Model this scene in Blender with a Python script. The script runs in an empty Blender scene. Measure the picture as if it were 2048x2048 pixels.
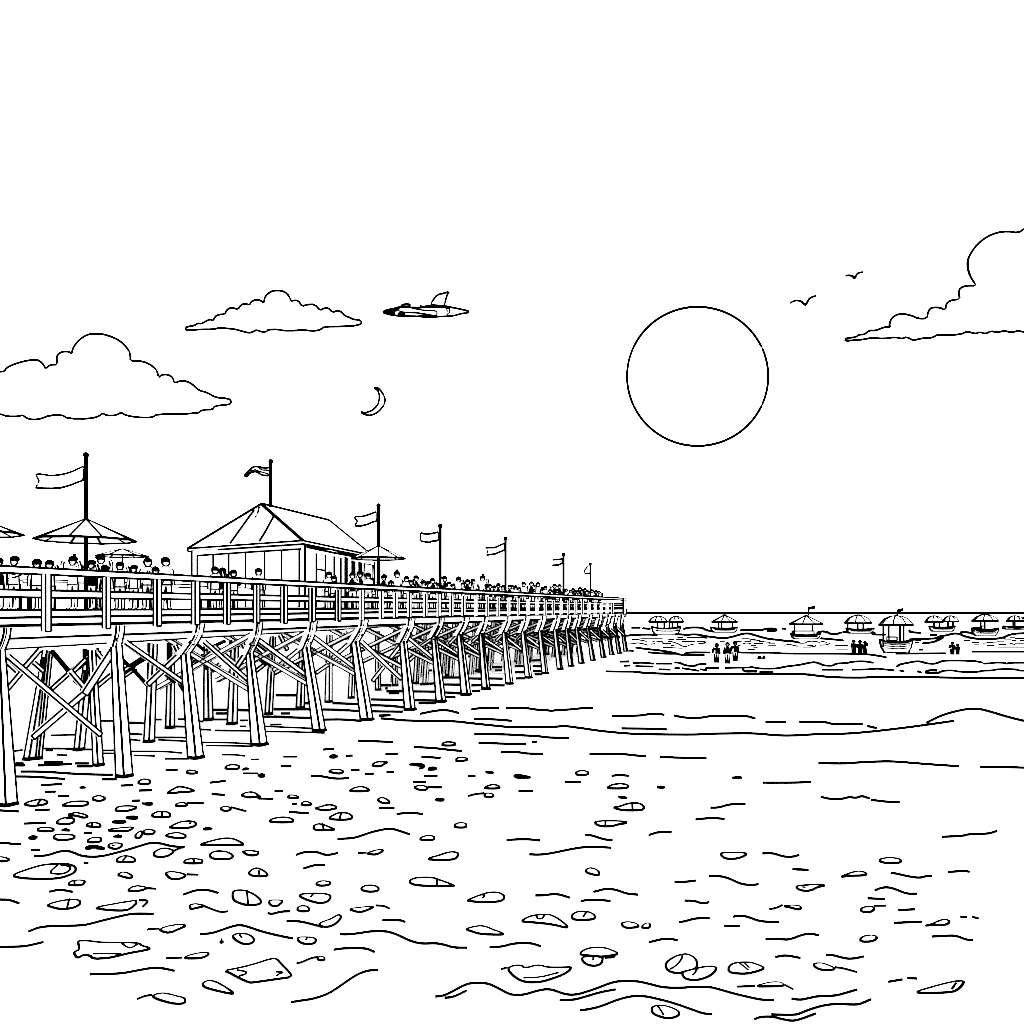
import bpy, bmesh, math, random
from mathutils import Vector, geometry
random.seed(7)
SC = bpy.context.scene
COL = SC.collection
# ---------------------------------------------------------------- camera
F = 1773.0            # focal length in pixels of the 2048 px frame
HZ = 1227.0           # row of the horizon
H = 4.88              # eye height above the near sand
cam = bpy.data.cameras.new('camera')
camo = bpy.data.objects.new('camera', cam); COL.objects.link(camo)
cam.sensor_width = 36.0
cam.lens = 36.0 * F / 2048.0
cam.shift_y = (HZ - 1024.0) / 2048.0
cam.clip_start = 0.1; cam.clip_end = 20000
camo.location = (0, 0, H); camo.rotation_euler = (math.radians(90), 0, 0)
SC.camera = camo
# ---------------------------------------------------------------- sky, sun, exposure
W = bpy.data.worlds.new('World'); SC.world = W; W.use_nodes = True
nt = W.node_tree; nt.nodes.clear()
out = nt.nodes.new('ShaderNodeOutputWorld'); bg = nt.nodes.new('ShaderNodeBackground')
sky = nt.nodes.new('ShaderNodeTexSky'); sky.sky_type = 'NISHITA'; sky.sun_disc = False
SUN_EL, SUN_AZ = math.radians(42), math.radians(150)
sky.sun_elevation = SUN_EL; sky.sun_rotation = SUN_AZ; sky.dust_density = 0.0; sky.ozone_density = 0.0
hs = nt.nodes.new('ShaderNodeHueSaturation'); hs.inputs['Saturation'].default_value = 0.0
nt.links.new(sky.outputs[0], hs.inputs['Color']); nt.links.new(hs.outputs[0], bg.inputs[0])
nt.links.new(bg.outputs[0], out.inputs[0]); bg.inputs[1].default_value = 0.15
sl = bpy.data.lights.new('sun_light', 'SUN'); sl.energy = 1.2; sl.angle = math.radians(12); sl.color = (1.0, 0.985, 0.96)
so = bpy.data.objects.new('sun_light', sl); COL.objects.link(so)
sd = Vector((math.sin(SUN_AZ) * math.cos(SUN_EL), math.cos(SUN_AZ) * math.cos(SUN_EL), math.sin(SUN_EL)))
so.rotation_euler = (-sd).to_track_quat('-Z', 'Y').to_euler(); so.location = (0, -20, 60)
SC.view_settings.view_transform = 'Standard'; SC.view_settings.look = 'None'
SC.view_settings.gamma = 1.0; SC.view_settings.exposure = 2.3
SC.cycles.pixel_filter_type = 'BOX'; SC.cycles.filter_width = 1.0
SC.cycles.max_bounces = 6; SC.cycles.diffuse_bounces = 5
SC.cycles.use_denoising = False
# ---------------------------------------------------------------- materials
def mat(name, col, noise=0.03, scale=6.0, emit=0.0):
    m = bpy.data.materials.new(name); m.use_nodes = True
    t = m.node_tree; t.nodes.clear()
    o = t.nodes.new('ShaderNodeOutputMaterial'); d = t.nodes.new('ShaderNodeBsdfDiffuse')
    t.links.new(d.outputs[0], o.inputs[0])
    if noise > 0:
        n = t.nodes.new('ShaderNodeTexNoise'); n.inputs['Scale'].default_value = scale
        r = t.nodes.new('ShaderNodeValToRGB')
        r.color_ramp.elements[0].color = tuple(c * (1 - noise) for c in col) + (1,)
        r.color_ramp.elements[1].color = tuple(min(1, c * (1 + noise)) for c in col) + (1,)
        t.links.new(n.outputs['Fac'], r.inputs[0]); t.links.new(r.outputs[0], d.inputs[0])
    else:
        d.inputs[0].default_value = tuple(col) + (1,)
    if emit > 0:
        e = t.nodes.new('ShaderNodeEmission'); e.inputs[1].default_value = emit
        a = t.nodes.new('ShaderNodeAddShader')
        t.links.new(d.outputs[0], a.inputs[0]); t.links.new(e.outputs[0], a.inputs[1]); t.links.new(a.outputs[0], o.inputs[0])
    return m
INK = mat('black_line_paint', (0.0, 0.0, 0.0), 0)
WOOD = mat('white_painted_wood', (0.84, 0.84, 0.84))
SAND = mat('white_sand', (0.85, 0.85, 0.85), 0.02, 3)
WATER = mat('white_water', (0.85, 0.85, 0.85), 0.02, 1)
CLOTH = mat('white_canvas', (0.86, 0.86, 0.86))
STONE = mat('white_shell', (0.85, 0.85, 0.85))
SKIN = mat('white_skin', (0.85, 0.85, 0.85))
CLOUD = mat('white_cloud', (0.88, 0.88, 0.88), 0.01, 0.02)
METAL = mat('white_metal', (0.86, 0.86, 0.86), 0.01)
SUNM = mat('glowing_sun_white', (0.85, 0.85, 0.85), 0, emit=0.5)
# ---------------------------------------------------------------- drawing tiles -> pixels of the 2048 frame
TILE = dict(A=(0, 1648, 4.83), B=(260, 1430, 4.83), C=(400, 1648, 4.83), D=(640, 1430, 4.83), E=(800, 1648, 4.83),
            F=(1020, 1380, 4.83), G=(1200, 1648, 4.83), H=(1600, 1600, 4.3125), I=(1400, 1380, 2.981), J=(1240, 1200, 6.9),
            K=(1500, 1190, 6.9), L=(1768, 1190, 6.9), Z=(0, 1430, 6.44), P=(0, 1130, 4.83), Q=(350, 1130, 4.83), R=(700, 1130, 4.83),
            S=(0, 560, 3.864), T=(360, 560, 5.084), U=(700, 560, 7.43), V=(1548, 420, 3.864),
            a=(0, 880, 6.44), b=(300, 880, 6.44), c=(600, 880, 6.44), d=(900, 950, 5.084), X=(0, 0, 1))
def pts(tile, s):
    x0, y0, k = TILE[tile]
    r = []
    for q in s.split():
        u, v = q.split(','); r.append((x0 + float(u) / k, y0 + float(v) / k))
    return r
# ---------------------------------------------------------------- geometry of the place
def ground_z(y):
    if y <= 22.4: return 0.0
    if y >= 73.9: return 1.59
    return (y - 22.4) * 0.030874
def P(px, py, d):
    return Vector(((px - 1024) / F * d, d, H - (py - HZ) / F * d))
def G(px, py, lift=0.0):
    o = max(py - HZ, 1.2)
    d = H * F / o
    if d > 22.4:
        d = (H + 0.030874 * 22.4) / (o / F + 0.030874)
        if d > 73.9: d = (H - 1.59) * F / o
    return Vector(((px - 1024) / F * d, d, ground_z(d) + lift))
E_ = Vector((22.4, 51.5)).normalized(); N_ = Vector((-E_.y, E_.x)); P0 = Vector((-12.94, 22.4))
def depth_on(px, n):
    a = (px - 1024) / F
    x, y = P0.x + N_.x * n, P0.y + N_.y * n
    t = (a * y - x) / (E_.x - a * E_.y)
    return y + t * E_.y
def PL(px, py, n=0.0):
    return P(px, py, depth_on(px, n))
def n_of(v):
    return (Vector((v.x, v.y)) - P0).dot(N_)
def t_of(v):
    return (Vector((v.x, v.y)) - P0).dot(E_)
def at(t, n, z):
    q = P0 + E_ * t + N_ * n
    return Vector((q.x, q.y, z))
TEND = t_of(PL(1251, 1227, 0))
def deck_z(t):   # the deck climbs gently towards its sea end
    return H + 0.09 + 0.28 * max(0, min(1, t / TEND))
LW = 4.6
LSC = 1.22           # drawn lines are this much wider than their nominal width
def rad(p, lw=LW): return 0.5 * lw * LSC * max(p.y, 3.0) / F
# ---------------------------------------------------------------- mesh builder
class MB:
    def __init__(s): s.v = []; s.f = []; s.m = []
    def face(s, ps, m=0):
        i = len(s.v); s.v += [Vector(p) for p in ps]; s.f.append(tuple(range(i, i + len(ps)))); s.m.append(m)
    def mesh(s, vs, fs, m=0):
        i = len(s.v); s.v += [Vector(p) for p in vs]
        for f in fs: s.f.append(tuple(i + k for k in f)); s.m.append(m)
    def tube(s, ps, r=None, m=1, sides=6, closed=False, lw=LW):
        ps = [Vector(p) for p in ps]
        if len(ps) < 2: return
        q = [ps[0]]
        for p in ps[1:]:
            if (p - q[-1]).length > 1e-5: q.append(p)
        if closed and (q[0] - q[-1]).length < 1e-5: q.pop()
        ps = q; n = len(ps)
        if n < 2: return
        lws = lw if isinstance(lw, (list, tuple)) else None
        rs = [rad(p, lw if lws is None else lws[min(k, len(lws) - 1)]) if r is None else (r if not isinstance(r, (list, tuple)) else r[min(k, len(r) - 1)]) for k, p in enumerate(ps)]
        base = len(s.v)
        for k in range(n):
            a = ps[(k - 1) % n] if (closed or k > 0) else ps[k]
            b = ps[(k + 1) % n] if (closed or k < n - 1) else ps[k]
            t = (b - a)
            if t.length < 1e-9: t = Vector((1, 0, 0))
            t.normalize()
            up = Vector((0, 0, 1)) if abs(t.z) < 0.9 else Vector((0, 1, 0))
            u = t.cross(up).normalized(); w = t.cross(u)
            for j in range(sides):
                an = 2 * math.pi * (j + .5) / sides
                s.v.append(ps[k] + (u * math.cos(an) + w * math.sin(an)) * rs[k])
        rng = n if closed else n - 1
        for k in range(rng):
            k2 = (k + 1) % n
            for j in range(sides):
                j2 = (j + 1) % sides
                s.f.append((base + k * sides + j, base + k * sides + j2, base + k2 * sides + j2, base + k2 * sides + j)); s.m.append(m)
        if not closed:
            s.f.append(tuple(base + j for j in range(sides))); s.m.append(m)
            s.f.append(tuple(base + (n - 1) * sides + j for j in range(sides))[::-1]); s.m.append(m)
    def hexa(s, a, b, lw=LW, edges=True, m=0, skip=()):
        """solid between quads a and b (same winding), ink along its twelve edges"""
        s.mesh(list(a) + list(b), [(0, 1, 2, 3), (7, 6, 5, 4), (0, 4, 5, 1), (1, 5, 6, 2), (2, 6, 7, 3), (3, 7, 4, 0)], m)
        if edges:
            for k, (i, j) in enumerate([(0, 1), (1, 2), (2, 3), (3, 0)]):
                if ('a', k) not in skip: s.tube([a[i], a[j]], lw=lw, sides=5)
                if ('b', k) not in skip: s.tube([b[i], b[j]], lw=lw, sides=5)
            for k in range(4):
                if ('c', k) not in skip: s.tube([a[k], b[k]], lw=lw, sides=5)
    def ball(s, c, r, m=0, seg=10, sq=(1, 1, 1)):
        vs = []; fs = []; R_ = seg // 2
        for i in range(R_ + 1):
            th = math.pi * i / R_
            for j in range(seg):
                ph = 2 * math.pi * j / seg
                vs.append(Vector(c) + Vector((math.sin(th) * math.cos(ph) * r * sq[0], math.sin(th) * math.sin(ph) * r * sq[1], math.cos(th) * r * sq[2])))
        for i in range(R_):
            for j in range(seg):
                j2 = (j + 1) % seg
                fs.append((i * seg + j, i * seg + j2, (i + 1) * seg + j2, (i + 1) * seg + j))
        s.mesh(vs, fs, m)
    def build(s, name, mt=WOOD, parent=None, origin=None, recentre=False):
        me = bpy.data.meshes.new(name)
        o0 = Vector(origin) if origin is not None else Vector((0, 0, 0))
        if recentre and s.v:
            xs = [v.x for v in s.v]; ys = [v.y for v in s.v]; zs = [v.z for v in s.v]
            o0 = Vector(((min(xs) + max(xs)) / 2, (min(ys) + max(ys)) / 2, min(zs)))
        me.from_pydata([v - o0 for v in s.v], [], s.f)
        me.materials.append(mt); me.materials.append(INK)
        for p, k in zip(me.polygons, s.m): p.material_index = k
        me.validate(); me.update()
        o = bpy.data.objects.new(name, me); COL.objects.link(o)
        if parent is not None:
            o.parent = parent; o.location = o0 - parent.location
        else: o.location = o0
        return o
def empty(name, loc):
    o = bpy.data.objects.new(name, None); COL.objects.link(o); o.location = loc; o.empty_display_size = 0.3
    return o
def tag(o, label=None, cat=None, group=None, kind=None):
    if label: o['label'] = label
    if cat: o['category'] = cat
    if group: o['group'] = group
    if kind: o['kind'] = kind
    return o
def chaikin(ps, it=2, closed=False):
    for _ in range(it):
        q = []; n = len(ps)
        if not closed: q.append(ps[0])
        for k in range(n if closed else n - 1):
            a, b = ps[k], ps[(k + 1) % n]
            q.append((a[0] * .75 + b[0] * .25, a[1] * .75 + b[1] * .25)); q.append((a[0] * .25 + b[0] * .75, a[1] * .25 + b[1] * .75))
        if not closed: q.append(ps[-1])
        ps = q
    return ps
def seg_dist(p, a, b):
    ab = b - a; l = ab.length_squared
    t = 0 if l < 1e-12 else max(0, min(1, (p - a).dot(ab) / l))
    return (p - a - ab * t).length
def inside(p, poly):
    c = False; n = len(poly)
    for i in range(n):
        a, b = poly[i], poly[i - 1]
        if (a.y > p.y) != (b.y > p.y) and p.x < (b.x - a.x) * (p.y - a.y) / (b.y - a.y) + a.x: c = not c
    return c
def puff(poly, div=7):
    """triangulate a 2-D outline with inner points; returns verts, faces and 0..1 height of each vertex"""
    poly = [Vector(p) for p in poly]; q = []
    for p in poly:
        if not q or (p - q[-1]).length > 1e-4: q.append(p)
    if (q[0] - q[-1]).length < 1e-4: q.pop()
    poly = q; n = len(poly)
    xs = [p.x for p in poly]; ys = [p.y for p in poly]
    w, h = max(xs) - min(xs), max(ys) - min(ys); st = max(min(w, h) / div, max(w, h) / 40.0)
    vs = list(poly); y = min(ys) + st * .5; i = 0
    while y < max(ys):
        x = min(xs) + st * (.25 if i % 2 else .75)
        while x < max(xs):
            p = Vector((x, y))
            if inside(p, poly) and min(seg_dist(p, poly[k], poly[k - 1]) for k in range(n)) > st * .35: vs.append(p)
            x += st
        y += st; i += 1
    ed = [(k, (k + 1) % n) for k in range(n)]
    r = geometry.delaunay_2d_cdt(vs, ed, [], 1, 1e-6)
    ov, of = r[0], [tuple(f) for f in r[2]]
    dd = [min(seg_dist(Vector(p), poly[k], poly[k - 1]) for k in range(n)) for p in ov]
    mx = max(dd + [1e-6]); hh = [math.sqrt(max(0, 1 - (1 - min(x / mx, 1)) ** 2)) for x in dd]
    return [Vector(p) for p in ov], of, hh
def puff_upright(mb, pix, d, thick, smooth=0, ink=True, lw=LW, div=9, m=0, off=0.0):
    """an outline given in pixels, stood up at distance d as a rounded solid of real thickness"""
    if smooth: pix = chaikin(pix, smooth, True)
    sc = d / F
    poly = [((x - 1024) * sc, H - (y - HZ) * sc) for x, y in pix]
    v, f, h = puff(poly, div); e = min(thick * .04, 1.2)
    fr, bk = d + off - e, d + off + e
    mb.mesh([(p.x, fr, p.y) for p in v], f, m)
    mb.mesh([(p.x, bk + (thick - 2 * e) * k, p.y) for p, k in zip(v, h)], [g[::-1] for g in f], m)
    n = len(poly)
    for k in range(n):
        (x0, z0), (x1, z1) = poly[k], poly[(k + 1) % n]
        mb.face([(x0, fr, z0), (x1, fr, z1), (x1, bk, z1), (x0, bk, z0)], m)
    if ink: mb.tube([(x, d + off - e, z) for x, z in poly], closed=True, lw=lw)
# ---------------------------------------------------------------- ground and sea with their drawn ripples
STROKES = """
A|0,185 95,185 100,192 200,195
A|300,250 385,250
A|330,308 450,308 560,268 640,258 700,270 800,315 960,318 1080,290 1230,250 1360,210 1450,182 1550,185 1650,215 1780,225
A|475,655 580,632 700,655
A|0,730 95,732 180,765
A|275,1038 410,985 780,983 870,965 1000,930 1230,875 1300,865 1485,868
A|0,1187 220,1185 320,1165 420,1140
A|865,1455 900,1448 1160,1448 1350,1410 1480,1388 1560,1390 1685,1418
A|812,375 850,378
Z|530,905 800,890
Z|580,990 715,988
Z|750,1043 890,1043
Z|1560,910 1710,905
Z|1790,975 1960,970
Z|1700,1105 1800,1102
Z|450,1225 640,1220
Z|310,1400 590,1390
Z|1830,1140 1950,1145
Z|1085,1520 1185,1520
Z|400,1740 515,1738
Z|0,1230 240,1243
Z|210,793 430,795 835,825
Z|270,730 580,730 860,752 1090,765 1450,772
Z|1315,830 1500,830
Z|735,515 860,518
Z|205,625 300,625
Z|490,650 800,640 930,630
Z|570,612 810,612
Z|970,625 1145,625
Z|990,663 1190,663
Z|570,432 950,435
Z|590,457 680,457
Z|850,440 1190,445
Z|155,470 290,450
Z|660,263 980,255
Z|1265,78 1480,78
Z|1640,108 1860,105
Z|1620,243 1830,250
Z|1665,315 1800,328
Z|1310,457 1500,457
Z|1325,495 1500,495
Z|1675,470 1932,470
Z|1730,522 1932,525
Z|165,650 320,650
B|885,385 1035,385 1110,397
B|1165,430 1245,428
B|1480,405 1612,405
B|1455,492 1560,492
B|345,530 460,530
B|90,730 200,728
B|770,655 925,637
B|790,765 915,772
B|1395,735 1477,735
B|25,830 95,828
B|1565,860 1612,860
B|1540,937 1725,950
B|1750,588 1840,590 1932,608 2010,617 2120,610
B|0,352 340,352 500,368
B|40,390 240,397
B|340,425 570,425
B|820,150 1160,155
B|670,140 780,145
B|0,72 140,80
B|0,180 115,187
B|250,217 510,217 570,225
B|275,240 560,255
B|700,265 980,268 1165,280
B|735,295 1185,302
B|1300,160 1580,163 1880,175
B|1300,110 1765,130
B|1355,92 1465,92
B|1065,52 1140,52
B|1065,110 1120,110
B|665,62 710,62
B|795,43 940,43
B|1280,20 1440,20 1770,30
B|440,110 550,115
B|250,45 305,45
B|465,40 550,40
B|515,1735 640,1690 750,1688 850,1718
B|1335,1912 1370,1925 1450,1900 1550,1895
C|930,298 1005,270 1140,270 1200,298 1260,298 1330,280
C|1000,430 1080,405 1130,393 1205,398
C|1760,927 1932,927 1980,945
C|835,937 925,937 1000,947 1130,980 1180,995
C|0,1062 95,1060 180,1035 320,985 390,975 460,990 600,1040 790,1085 895,1105
C|1290,1215 1390,1200 1600,1197 1685,1235
C|875,1722 1000,1702 1090,1690 1230,1645 1340,1575 1480,1475 1560,1435 1640,1412 1725,1412
D|590,35 670,38 830,57 1270,57 1480,82 1700,105 1800,115 1850,115
F|-10,357 200,360 460,357 510,345 700,370 860,395 1060,415 1200,425 1400,430 1760,432 1850,429
I|0,262 150,260 330,258 460,272 575,272 700,263 870,262 1030,248 1200,228 1350,208 1510,185
D|1490,38 1730,45 1850,57
D|1490,182 1680,187 1850,190
F|0,435 150,440 280,447 380,462 570,462
D|1530,270 1850,280
F|0,520 155,520
D|1745,362 1850,355
F|0,598 100,603 150,615 325,618
D|370,250 540,255 705,262
D|905,310 1110,320 1270,340 1370,348
D|25,335 135,328
D|245,395 318,393
D|630,377 752,377
D|980,405 1165,415
D|300,531 385,529
D|430,570 520,570
D|640,550 714,550
D|1005,588 1138,588
D|1425,590 1505,588
D|900,648 1025,650
D|565,898 722,898
D|740,957 850,945 920,945 992,960
D|165,1198 300,1192 360,1180 500,1130 640,1100 710,1100 800,1130 865,1152
D|572,10 655,5
E|1028,155 1215,145 1355,160
F|185,1588 290,1592 390,1580 600,1535 740,1515 860,1515 975,1525
E|1305,690 1390,690 1490,675 1560,685 1640,712
E|1750,748 1800,733 1932,733 2035,745
E|-577,1060 -550,1068 -420,1060 -280,1035 -130,1035 -50,1060 0,1080 100,1130 210,1158 340,1150 430,1165 520,1195 650,1195
E|862,1188 975,1188 1100,1152 1260,1148 1360,1180
E|340,1667 420,1660 530,1605 620,1555 690,1535 840,1535 930,1575 1050,1640 1100,1652 1200,1650 1330,1608 1450,1590 1590,1645 1700,1652 1850,1605 1932,1575 2032,1535 2132,1515 2282,1515 2432,1550 2552,1582 2762,1582 2782,1573 2982,1573 3062,1590 3232,1640 3382,1675 3502,1700 3612,1700
E|430,1680 520,1670 640,1610
E|1540,1700 1680,1700 1800,1665 1932,1625 2082,1598
E|1740,1800 1820,1790 1932,1765 2112,1692 2252,1660 2362,1662 2472,1685 2632,1725 2832,1795 2932,1832 3020,1838
R|1510,1380 1560,1380
R|1175,1395 1270,1382 1440,1382
R|720,930 750,938
R|685,1025 790,1020
R|680,1153 810,1145
R|885,1088 1070,1088
R|895,1155 1070,1158
R|1145,1097 1275,1100
R|1120,858 1245,855
R|1140,885 1195,885
R|1210,1030 1270,1035
R|595,1222 825,1225
R|610,1308 830,1310
R|660,1337 835,1337
R|905,1232 1070,1240
R|915,1278 1020,1275
R|1170,1163 1265,1163
R|1180,1222 1255,1218
R|1345,1163 1495,1165
R|1340,1097 1475,1100
R|1370,990 1470,990
R|1400,1020 1470,1020
R|1590,980 1690,980
R|1590,1038 1690,1038
R|1600,1097 1690,1097
R|1765,980 1860,980
R|1765,1028 1860,1028
R|1780,1058 1860,1058
R|1750,925 1845,922
R|200,1357 345,1358 530,1375
R|210,1415 510,1418
R|205,1300 525,1305
R|300,1163 400,1163
R|340,1193 365,1193
R|350,1222 525,1220
R|375,1240 475,1240
R|1880,860 1930,860
R|280,1455 395,1452
Q|370,1400 510,1400
Q|395,1435 505,1435
Q|605,1400 715,1405
Q|975,1258 1180,1260
Q|955,1395 1315,1395
Q|1255,1335 1335,1335
Q|1430,1397 1605,1400 1775,1412
Q|1440,1495 1630,1492 1800,1508
Q|1525,1335 1765,1345
Q|1025,1435 1110,1435
Q|955,1465 1150,1475 1330,1478
d|1730,1900 1820,1900
d|1870,1912 1932,1912
R|680,1438 840,1405 950,1402 1050,1430
F|-38,172 170,175 240,190 350,195 400,203 450,195 610,188 700,175 805,178
F|980,250 1265,250 1340,232 1455,230 1485,240
J|750,1595 900,1628 1130,1628 1250,1600 1350,1605 1460,1600 1760,1600 1860,1635
F|1075,372 1400,375 1515,382
F|765,618 1120,620 1220,635 1320,638
F|1450,645 1600,655 1900,657
F|525,888 685,888
F|78,975 222,975
F|985,830 1060,820 1148,830
F|215,505 260,500
F|725,1400 780,1400 920,1448 993,1448
F|1345,1400 1430,1372 1562,1370
I|62,702 110,702 180,680 272,680
G|720,563 850,557 925,547
G|1050,503 1170,503 1260,530 1380,588 1510,588 1525,578
G|-60,655 0,640 50,627 150,632 260,675 370,683
G|815,740 920,743 960,762 1030,765 1050,752
G|765,947 810,943 920,910 1060,908
G|1290,897 1310,887 1410,887 1550,945 1728,945
G|1200,985 1350,985
G|475,1143 600,1110 680,1108 750,1123
G|1570,285 1670,280 1780,318 1860,318 1920,300
H|-30,600 75,603
I|390,1483 480,1485 530,1490 620,1455 670,1453 708,1463
I|450,1592 510,1580 600,1598
G|1495,1885 1550,1862 1670,1860 1780,1890 1860,1903 1940,1885 2083,1831
G|1655,1840 1870,1845 1930,1832
H|0,1840 100,1800 215,1768 330,1757 495,1768 560,1742 610,1720
H|-75,1712 0,1725 70,1710 160,1690 300,1690 400,1662 490,1635
I|722,637 770,650 850,650 890,637 930,645 965,630 1012,647
I|1020,655 1110,667 1190,668
H|1225,318 1410,310 1460,293 1620,293 1695,268
H|780,628 820,632 960,665 1040,672 1090,655 1138,655
H|1280,622 1360,615 1440,610 1457,620
H|650,778 700,757 760,752 830,770 920,810 1008,808
H|582,848 733,855
H|850,950 990,943
H|1383,1008 1440,1008
H|1487,1008 1540,1022
H|812,1060 930,1055 1050,1050
H|1140,1178 1270,1170 1350,1170 1440,1208 1490,1205
H|225,1335 290,1338 370,1362 440,1372 550,1350
H|762,1568 880,1548
H|925,1535 1008,1540
I|550,1068 600,1070 648,1073
I|375,553 580,553 660,548
I|705,435 850,440 970,430 1120,425 1210,430 1360,443 1545,455
I|1672,460 1820,460 1980,465
I|-25,772 10,768 75,763 148,769
I|390,190 512,190
I|592,190 750,190 800,207 850,203 970,203
I|1000,215 1052,227
I|1355,193 1430,155 1510,130 1600,112 1665,112 1730,128 1850,165 1980,195
J|-200,988 0,993 220,993 360,1010 640,1020 1020,1020 1795,1020
K|0,1090 700,1090 850,1105 1145,1140 1620,1143 1640,1130 1849,1130
L|0,1130 550,1130 780,1142 1980,1152
J|0,855 120,850
J|180,872 330,868 460,882
J|490,882 715,882
J|750,865 830,868 920,910 1040,915 1060,890 1195,890
J|60,912 135,908
J|210,917 455,922
J|530,960 700,965
J|750,945 825,945
J|860,945 1000,965 1085,980
J|1110,960 1190,970
J|1180,945 1365,940
J|1450,940 1800,935
J|1700,960 1710,985 1890,985
J|225,660 330,675 470,690 610,705 810,745 830,762 1170,765
J|390,725 600,745 800,745
J|900,740 940,725 1250,728
J|60,500 180,485 380,480 510,485
J|500,470 850,475 940,490 960,478 1090,478 1160,500 1340,520 1400,535 1510,520 1600,495 1700,465 1795,465
J|155,385 285,385
J|320,393 410,400
J|885,400 940,382 1140,382 1180,412 1240,430 1430,440
J|1660,420 1795,420
J|1615,725 1700,730 1795,730
J|140,700 178,705
K|0,800 410,800 415,813 1390,813 1600,820 1700,830 1875,860
K|0,490 165,488 210,465 370,465 360,500 230,500
K|445,468 495,468
K|0,535 150,580 260,610 430,625 500,640 600,640 680,660
K|980,600 1200,620 1280,628
K|930,520 980,505 1030,505 1090,520 1110,540 1210,540 1230,522 1270,522
K|1290,510 1380,520
K|1690,545 1740,550 1870,550
K|1580,510 1660,510 1720,525
K|0,1000 50,1000 130,1020 370,1020 480,990 680,970 840,932 920,932 980,955 1040,980 1140,980 1180,948 1320,945 1430,920 1600,918 1695,938
K|995,1035 1280,1035
K|1410,1035 1640,1030 1760,1018 1849,1030
L|0,1030 135,1042
K|130,1065 320,1065
K|0,1050 95,1055
L|165,813 850,808
L|1215,785 1980,785
L|350,490 365,515 500,525
L|355,615 560,610 740,600 760,570 870,560 930,535 1050,535 1090,562 1190,592 1280,605 1350,615 1530,610 1650,590 1700,560 1800,535 1980,530
L|1055,517 1185,517 1240,540
L|540,668 640,660 700,645 770,615 810,590
L|635,558 730,558
L|485,758 535,758
L|183,985 210,960 350,935 430,918 520,920 600,950 700,955 780,920 830,908 1090,908 1310,920 1350,935
L|1380,950 1500,945 1520,935 1670,938 1690,955 1715,938 1980,938
L|225,1045 270,1055
L|470,1055 510,1070
L|730,1042 580,1042 580,1080 750,1080 810,1045 990,1045 1030,1065 1320,1065 1330,1048 1515,1045 1530,1028 1845,1028 1860,1048 1980,1048
L|1630,455 1700,455 1780,470 1980,465
"""
THIN = """
J|280,530 590,530
J|165,550 235,545 370,572
J|110,610 190,605 240,590 340,610 385,625
J|445,572 480,572
J|500,572 590,572
J|430,612 480,605
J|590,585 600,605 700,600
J|665,545 745,545
J|665,572 715,575 820,610 860,640 920,645
J|595,655 700,660 850,668
J|775,545 910,545
J|860,572 950,580 1030,575
J|1065,572 1185,575 1180,600 1080,600
J|790,517 870,517
J|930,520 1100,517 1195,530
J|705,628 745,628
J|940,628 1020,610
J|1675,530 1790,530
J|1715,572 1805,572
J|1700,600 1750,612 1800,600
J|1815,545 1932,560
J|1850,600 1932,605
J|1815,635 1870,628
J|1840,655 1900,655
J|1765,683 1860,683
J|1380,572 1445,572
J|1610,628 1665,628
J|1570,572 1680,580
K|0,620 120,628
K|125,640 210,650 275,655
K|60,668 180,672
K|265,668 345,668
K|20,700 80,695
K|0,750 68,750
K|250,703 358,703
K|470,695 535,685
K|555,685 660,710
K|735,722 880,722 910,695
K|790,695 870,700
K|690,668 755,668 800,640 890,640 965,655
K|985,640 1060,655
K|970,695 1060,690 1100,668
K|1175,703 1350,700
K|1190,750 1350,750
L|400,625 510,630
L|430,655 480,655
L|1105,628 1185,628
L|1215,655 1310,655
L|1245,690 1310,690
L|1370,668 1480,655 1570,650
L|1425,697 1515,700
L|1570,640 1660,640
L|1580,683 1680,683
L|1575,722 1980,722
L|1650,610 1750,612
L|1770,628 1820,628
L|1740,668 1800,683
L|1810,600 1980,600
L|1740,585 1805,585
L|1880,628 1980,628
L|1810,668 1980,668
"""
beach, sea = MB(), MB()
def sheet(mb, rows, xw, dz=0.0):
    for a, b in zip(rows[:-1], rows[1:]):
        mb.face([(-xw, a, ground_z(a) + dz), (xw, a, ground_z(a) + dz), (xw, b, ground_z(b) + dz), (-xw, b, ground_z(b) + dz)])
sheet(beach, [-60, 22.4, 60], 600); sheet(sea, [56.6, 73.9, 3000], 3200, 0.02)
def ground_stroke(mb, pp, lw, smooth=1):
    if smooth and len(pp) > 2: pp = chaikin(pp, 2)
    out = []
    for k in range(len(pp) - 1):     # keep long strokes on the sloping sheet
        (x0, y0), (x1, y1) = pp[k], pp[k + 1]; n = max(1, int(abs(x1 - x0) / 60))
        out += [(x0 + (x1 - x0) * i / n, y0 + (y1 - y0) * i / n) for i in range(n)]
    out.append(pp[-1])
    q = []
    for x, y in out:
        g = G(x, y + lw * .5); q.append(g + Vector((0, 0, rad(g, lw) * 0.9)))
    mb.tube(q, lw=lw)
for txt, lw in ((STROKES, LW), (THIN, 2.8)):
    for ln in txt.strip().split('\n'):
        tl, s = ln.split('|'); pp = pts(tl, s)
        w = lw
        if tl in 'BZ' and max(p[1] for p in pp) < 1520 and pp[-1][0] < 660: w = 3.4
        ground_stroke(sea if pp[0][1] < 1352 else beach, pp, w)
hzx = [P(x, 1227.4, 2995) for x in (-1500, 0, 1180, 1400, 1700, 2048, 2700)]
sea.tube(hzx, lw=5.6)
b_ = beach.build('beach', SAND); tag(b_, kind='structure')
s_ = sea.build('sea', WATER); tag(s_, kind='structure')
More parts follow.
